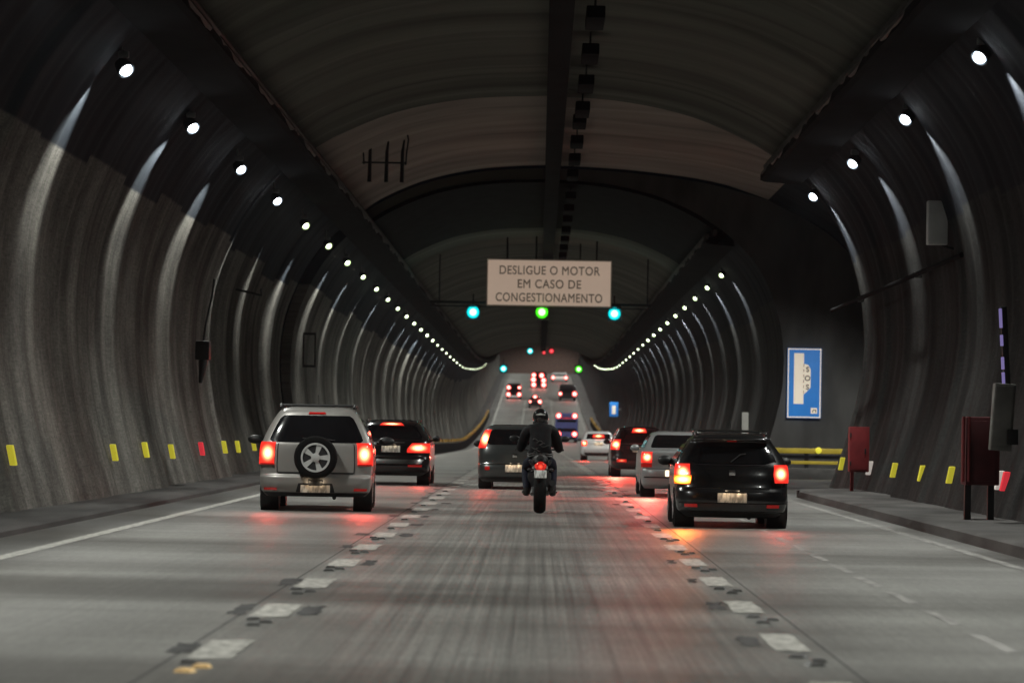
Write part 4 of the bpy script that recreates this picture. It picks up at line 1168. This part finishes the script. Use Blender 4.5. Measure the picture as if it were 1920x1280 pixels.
# --- minibus with four rear lamps ------------------------------------------------
def tall_van(name, label, cat, px, py, y, wd, ht, paint, lamps, band=None, low=None, floor_px=None):
    x = sg(px, py, y)[0]; w2 = wd/2
    sh = Shell([(.30, .05, 5.4, w2*.94, .25), (.45, .0, 5.5, w2, .22), (ht*.55, .02, 5.4, w2, .2), (ht*.85, .06, 5.0, w2*.96, .2), (ht*.95, .12, 4.8, w2*.9, .25), (ht, .4, 4.5, w2*.75, .3)], n=6)
    o = car(name, label, cat, x, y, sh, paint, (.36, .24, w2*.99, 1.0, 4.3))
    for (fx, z, s_, m) in lamps:
        s_ *= 1.22; MB().lathe([(-.06, .02), (-.05, s_*.6), (-.02, s_), (.03, s_)], (fx*w2, sh.rear(fx*w2, z)-.01, z), 'Y', 16).build('tail_light', m, o)
    sh.patch([(ht*.55, -.72, .72), (ht*.82, -.70, .70)] if band is None else [(band[0], -.85, .85), (band[1], -.85, .85)], 10, 4, .01, .03).build('rear_window', MT['glass'], o)
    if low: sh.patch([(low[0], -.8, .8), (low[1], -.8, .8)], 10, 3, .02, .03).build('bumper', low[2], o)
    lamp('tail_light_beam', 'SPOT', 40, (1, .07, .05), (0, -.3, 1.0), o, (0, -1, -.2), .3, R(120), .8)
    return o, sh
o, sh = tall_van('minibus', 'bluish minibus with four red rear lamps ahead of the motorcyclist', 'minibus', 1062, 820, 200.*K, 2.15, 2.75, MT['p_blue'],
                 [(-.70, .82, .22, FARL), (.70, .82, .22, FARL), (-.70, 2.52, .22, FARL), (.70, 2.52, .22, FARL)], band=(1.05, 1.35), low=(.35, .52, MT['black']))
sh.patch([(2.25, -.55, .55), (2.33, -.55, .55)], 8, 2, .03, .04).build('high_brake_light', DIMT, o)
sh.patch([(1.92, -.85, .85), (2.15, -.85, .85)], 8, 2, .012, .03).build('upper_window', MT['glass'], o)
tall_van('box_truck', 'distant truck with a wide pair of red lamps on the right of the climb', 'truck', 1064, 738, 300.*K, 2.35, 2.2, MT['p_dark'],
         [(-.85, 1.0, .22, FARL), (.85, 1.0, .30, FARL)])
tall_van('box_truck', 'farthest truck with a pale rear between two red lamps', 'truck', 1049, 713, 352.*K, 2.6, 1.5, MT['p_white'],
         [(-.82, .75, .26, FARL), (.82, .75, .26, FARL)], low=(.55, 1.0, MT['white_refl']))
tall_van('box_truck', 'distant truck with a cluster of six red lamps at the crest', 'truck', 1010, 725, 332.*K, 2.5, 2.45, MT['p_dark'],
         [(-.62, .55, .34, FARL), (.62, .55, .34, FARL), (-.66, 1.35, .36, FARL), (.60, 1.25, .34, FARL), (-.62, 2.05, .30, FARL), (.35, 2.0, .34, FARL)])
tall_van('delivery_van', 'distant van with four red lamps and pale bumper in the far left lane', 'van', 963.5, 737, 302.*K, 2.1, 2.1, MT['p_dark'],
         [(-.72, .68, .27, FARL), (.72, .68, .27, FARL), (-.70, 1.65, .26, FARL), (.72, 1.65, .20, FARL)], low=(.32, .5, MT['white_refl']))
sh = Shell([(.24, .1, 3.8, .76, .45), (.34, .04, 4.1, .84, .45), (.55, .0, 4.15, .86, .45), (.95, .1, 3.7, .85, .4), (1.05, .3, 3.2, .78, .4), (1.36, .7, 2.6, .64, .36), (1.45, 1.0, 2.2, .48, .4)], n=3.2)
o = car('small_car', 'distant dark car with three red lights just above the rider helmet', 'car', sg(1003, 760, 281.*K)[0], 281.*K, sh, MT['p_dark'], (.31, .21, .85, .8, 3.3))
for sd, s_ in ((-1, .16), (1, .30)):
    MB().lathe([(-.06, .02), (-.05, s_*.6), (-.02, s_), (.03, s_)], (sd*.62, sh.rear(.62, .85)-.01, .85), 'Y', 16).build('tail_light', FARL, o)
MB().lathe([(-.06, .02), (-.05, .18), (-.02, .30), (.03, .3)], (0, sh.rear(0, 1.4)-.01, 1.42), 'Y', 16).build('high_brake_light', FARL, o)
sh.patch([(1.06, -.80, .80), (1.22, -.82, .82)], 10, 4, .008).build('rear_window', MT['glass'], o)

# ------------------------------------------------------------------ motorcycle
MX, MY = sg(1012, 962, 34.7*K)[0], 34.7*K
b = empty('motorcycle', 'black motorcycle with wide rear tyre carrying the rider in the centre lane', 'motorcycle', (MX, MY, H(MY)), R(1))
def mc_wheel(y, rad, wd):
    pr = [(-wd/2, rad*.72), (-wd*.5, rad*.84), (-wd*.38, rad*.94), (-wd*.18, rad*.99), (0, rad), (wd*.18, rad*.99), (wd*.38, rad*.94), (wd*.5, rad*.84), (wd/2, rad*.72)]
    t = MB().lathe(pr, (0, y, rad), 'X', 36).build('wheel', MT['rubber'], b)
    rm = MB().lathe([(-.04, rad*.70), (-.04, rad*.62), (.04, rad*.62), (.04, rad*.70)], (0, y, rad), 'X', 30, closed=True)
    for k in range(5):
        an = 2*PI*k/5; rm.box((0, y+math.cos(an)*rad*.34, rad+math.sin(an)*rad*.34), (.04, rad*.62, .035), rot=(an, 0, 0))
    rm.build('rim', MT['dark_steel'], t)
mc_wheel(.32, .315, .195); mc_wheel(1.72, .30, .12)
for sd in (-1, 1):
    MB().tube([(sd*.125, .32, .315), (sd*.12, .62, .36), (sd*.10, .85, .42)], [.03, .035, .04], 8).build('swingarm', MT['steel'], b)
    MB().tube([(sd*.09, 1.70, .30), (sd*.10, 1.52, .72), (sd*.10, 1.40, 1.0)], .028, 8).build('fork', MT['steel'], b)
MB().box((0, .95, .48), (.40, .42, .38), bev=.08).build('engine', MT['dark_steel'], b)
MB().ball((0, 1.12, .86), .17, .32, .16, 18, 10).build('fuel_tank', MT['p_black'], b)
st_ = MB(); st_.tube([(0, .98, .80), (0, .65, .82), (0, .40, .84), (0, .22, .88)], [.15, .16, .14, .07], 12); st_.build('seat', MT['leather'], b)
tu = MB(); tu.tube([(0, .75, .72), (0, .40, .76), (0, .16, .80), (0, .05, .82)], [.13, .14, .115, .06], 12); tu.build('tail_fairing', MT['p_black'], b)
for sd in (-1, 1):
    MB().box((sd*.15, .30, .83), (.05, .36, .10), rot=(0, sd*.5, 0), bev=.02).build('grab_rail', MT['dark_steel'], b)
MB().lathe([(-.05, .02), (-.045, .06), (-.01, .085), (.03, .085)], (0, .06, .765), 'Y', 20).build('tail_light', DIMT, b)
MB().box((0, .04, .775), (.19, .05, .07), bev=.025).build('tail_lens', TAIL, b)
fd = MB(); fd.prism([(-.07, .70), (.07, .70), (.11, .58), (-.11, .58)], .03, .10); fd.build('mudguard', MT['black'], b)
MB().box((0, .0, .645), (.20, .015, .13), rot=(-.25, 0, 0), bev=.006).build('number_plate', MT['plate_w'], b)
for sd in (-1, 1):
    ind = MB(); ind.tube([(sd*.06, .08, .715), (sd*.15, .07, .715)], .010, 6); ind.ball((sd*.175, .06, .715), .038, .03, .025, 10, 8); ind.build('indicator', MT['dark_steel'], b)
ex = MB(); ex.tube([(.14, .9, .32), (.17, .62, .34), (.19, .40, .42), (.20, .12, .50)], [.03, .04, .055, .055], 12); ex.build('exhaust', MT['dark_steel'], b)
for sd in (-1, 1):
    MB().tube([(sd*.12, .62, .34), (sd*.29, .62, .335)], .018, 8).build('footpeg', MT['chrome'], b)
hb = MB(); hb.tube([(-.40, 1.22, 1.03), (-.25, 1.32, 1.04), (-.10, 1.38, 1.02), (.10, 1.38, 1.02), (.25, 1.32, 1.04), (.40, 1.22, 1.03)], .016, 8); hb.build('handlebar', MT['dark_steel'], b)
for sd in (-1, 1):
    mm = MB(); mm.tube([(sd*.28, 1.32, 1.04), (sd*.34, 1.36, 1.16), (sd*.40, 1.36, 1.20)], .010, 6); mm.ball((sd*.42, 1.36, 1.215), .085, .03, .05, 14, 8); mm.build('mirror', MT['black'], b)
MB().ball((0, 1.50, .98), .16, .12, .13, 16, 10).build('headlamp_shell', MT['black'], b)

# ------------------------------------------------------------------ rider
p = empty('person', 'motorcyclist seen from behind in black jacket, dark jeans and glossy black helmet', 'person', (MX, MY, H(MY)), R(1))
def skin_mesh(name, V, E, rad, root, lvl=2):
    me = bpy.data.meshes.new(name); me.from_pydata(V, E, []); o = bpy.data.objects.new(name, me); col.objects.link(o)
    sm_ = o.modifiers.new('skin', 'SKIN'); sm_.use_smooth_shade = True; sm_.branch_smoothing = .6
    lay = me.skin_vertices[0].data
    for i, q in enumerate(rad): lay[i].radius = q if isinstance(q, tuple) else (q, q); lay[i].use_root = (i == root)
    ss = o.modifiers.new('sub', 'SUBSURF'); ss.levels = lvl; ss.render_levels = lvl
    bpy.context.view_layer.update()
    m2 = bpy.data.meshes.new_from_object(o.evaluated_get(bpy.context.evaluated_depsgraph_get()))
    bpy.data.objects.remove(o); m2.shade_smooth(); return m2
V = [(0, .52, .90), (0, .55, 1.05), (0, .62, 1.20), (0, .70, 1.36), (0, .745, 1.455), (0, .78, 1.54)]
rd = [(.19, .14), (.215, .145), (.245, .155), (.205, .14), (.085, .085), (.07, .07)]
E = [(0, 1), (1, 2), (2, 3), (3, 4), (4, 5)]
for sd in (-1, 1):
    i = len(V)
    V += [(sd*.15, .71, 1.375), (sd*.225, .74, 1.325), (sd*.265, .84, 1.19), (sd*.315, .94, 1.06), (sd*.315, 1.10, 1.045), (sd*.305, 1.24, 1.045)]
    rd += [.11, .108, .095, .082, .066, .045]; E += [(3, i), (i, i+1), (i+1, i+2), (i+2, i+3), (i+3, i+4), (i+4, i+5)]
    i = len(V)
    V += [(sd*.12, .60, .86), (sd*.19, .82, .80), (sd*.225, 1.02, .73), (sd*.225, .86, .56), (sd*.215, .66, .40), (sd*.215, .60, .33)]
    rd += [.115, .10, .075, .068, .055, .048]; E += [(0, i), (i, i+1), (i+1, i+2), (i+2, i+3), (i+3, i+4), (i+4, i+5)]
m2 = skin_mesh('body', V, E, rd, 0)
m2.materials.clear()
for k in ('jacket', 'jeans', 'skin'): m2.materials.append(MT[k])
for f in m2.polygons:
    c = f.center
    f.material_index = 1 if (c.z < .90 and abs(c.x) < .42 and not (c.y > 1.0 and c.z > .98)) else (2 if (c.z > 1.49) else 0)
bo = bpy.data.objects.new('body', m2); col.objects.link(bo); bo.parent = p
he = MB()
vs = MB().ball((0, 0, 0), .128, .150, .150, 28, 20)
he.add([(x, .80+y, 1.565+z) for x, y, z in vs.v], vs.f)
hm = he.build('helmet', MT['helmet'], p)
MB().tube([(.085*math.sin(a), .80-.147*math.cos(a*.55)*math.cos(.25), 1.565+.045) for a in [(-1+2*i/8)*1.0 for i in range(9)]], .012, 6).build('helmet_band', MT['helmet_mark'], hm)
MB().tube([(x, .80-.135, 1.625-.3*abs(x)) for x in (-.05, 0, .05)], .014, 6).build('helmet_vent', MT['helmet_mark'], hm)
rim_ = MB().lathe([(-.02, .105), (-.03, .118), (0, .126), (.02, .128)], (0, 0, 0), 'Z', 28)
tmp = MB(); tmp.add([(x, .80+y*1.12, 1.475+z) for x, y, z in rim_.v], rim_.f); tmp.build('helmet_rim', MT['black'], hm)
visr = MB().ball((0, .84, 1.57), .118, .122, .06, 24, 8); visr.build('visor', MT['glass'], hm)
for sd in (-1, 1):
    g_ = MB()
    g_.box((sd*.305, 1.27, 1.055), (.085, .07, .045), rot=(.35, 0, sd*.25), bev=.02)
    for k, (ox, ln) in enumerate(((-.032, .9), (-.011, 1.0), (.011, .95), (.032, .8))):
        x0 = sd*.305+ox; r0 = .0095
        g_.tube([(x0, 1.29, 1.068), (x0, 1.29+.035*ln, 1.072), (x0+.002, 1.29+.05*ln, 1.045), (x0, 1.29+.03*ln, 1.018), (x0, 1.285, 1.02)], [r0, r0, r0*.95, r0*.9, r0*.75], 8)
    g_.tube([(sd*.26, 1.26, 1.05), (sd*.245, 1.285, 1.04), (sd*.245, 1.305, 1.02)], [.012, .011, .009], 8)
    g_.build('glove', MT['leather'], p)
    sh_ = MB(); sh_.tube([(sd*.215, .60, .40), (sd*.215, .585, .33), (sd*.22, .60, .30)], [.062, .060, .05], 12)
    sh_.tube([(sd*.215, .54, .335), (sd*.22, .64, .335), (sd*.23, .74, .325), (sd*.235, .80, .315)], [.045, .052, .05, .03], 12)
    sh_.build('boot', MT['leather'], p)
# jacket hem, collar and a few raised folds across the back
jk = MB()
for zz, ry, rx, yc in ((.93, .150, .205, .53), (.965, .146, .208, .535)):
    pts = [(rx*math.cos(2*PI*k/24), yc+ry*math.sin(2*PI*k/24), zz+.008*math.sin(k*1.7)) for k in range(25)]
    jk.tube(pts, .013, 6, cap=False)
jk.build('jacket_hem', MT['leather'], p)
cl = MB()
pts = [(.092*math.cos(2*PI*k/20), .745+.09*math.sin(2*PI*k/20), 1.452) for k in range(21)]
cl.tube(pts, .022, 8, cap=False); cl.build('collar', MT['jacket'], p)
fo = MB()
rnd = random.Random(4)
for k in range(7):
    z0 = .99+.035*k; x0 = rnd.uniform(-.16, .02); ln = rnd.uniform(.08, .17)
    pts = []
    for q in range(5):
        x = x0+ln*q/4; yb_ = .55+(z0-1.05)*.45-.145*math.sqrt(max(0, 1-(x/.24)**2))
        pts.append((x, yb_+.004, z0+.018*math.sin(q*1.3+k)))
    fo.tube(pts, [.003, .011, .013, .010, .003], 6)
fo.build('jacket_folds', MT['leather'], p)
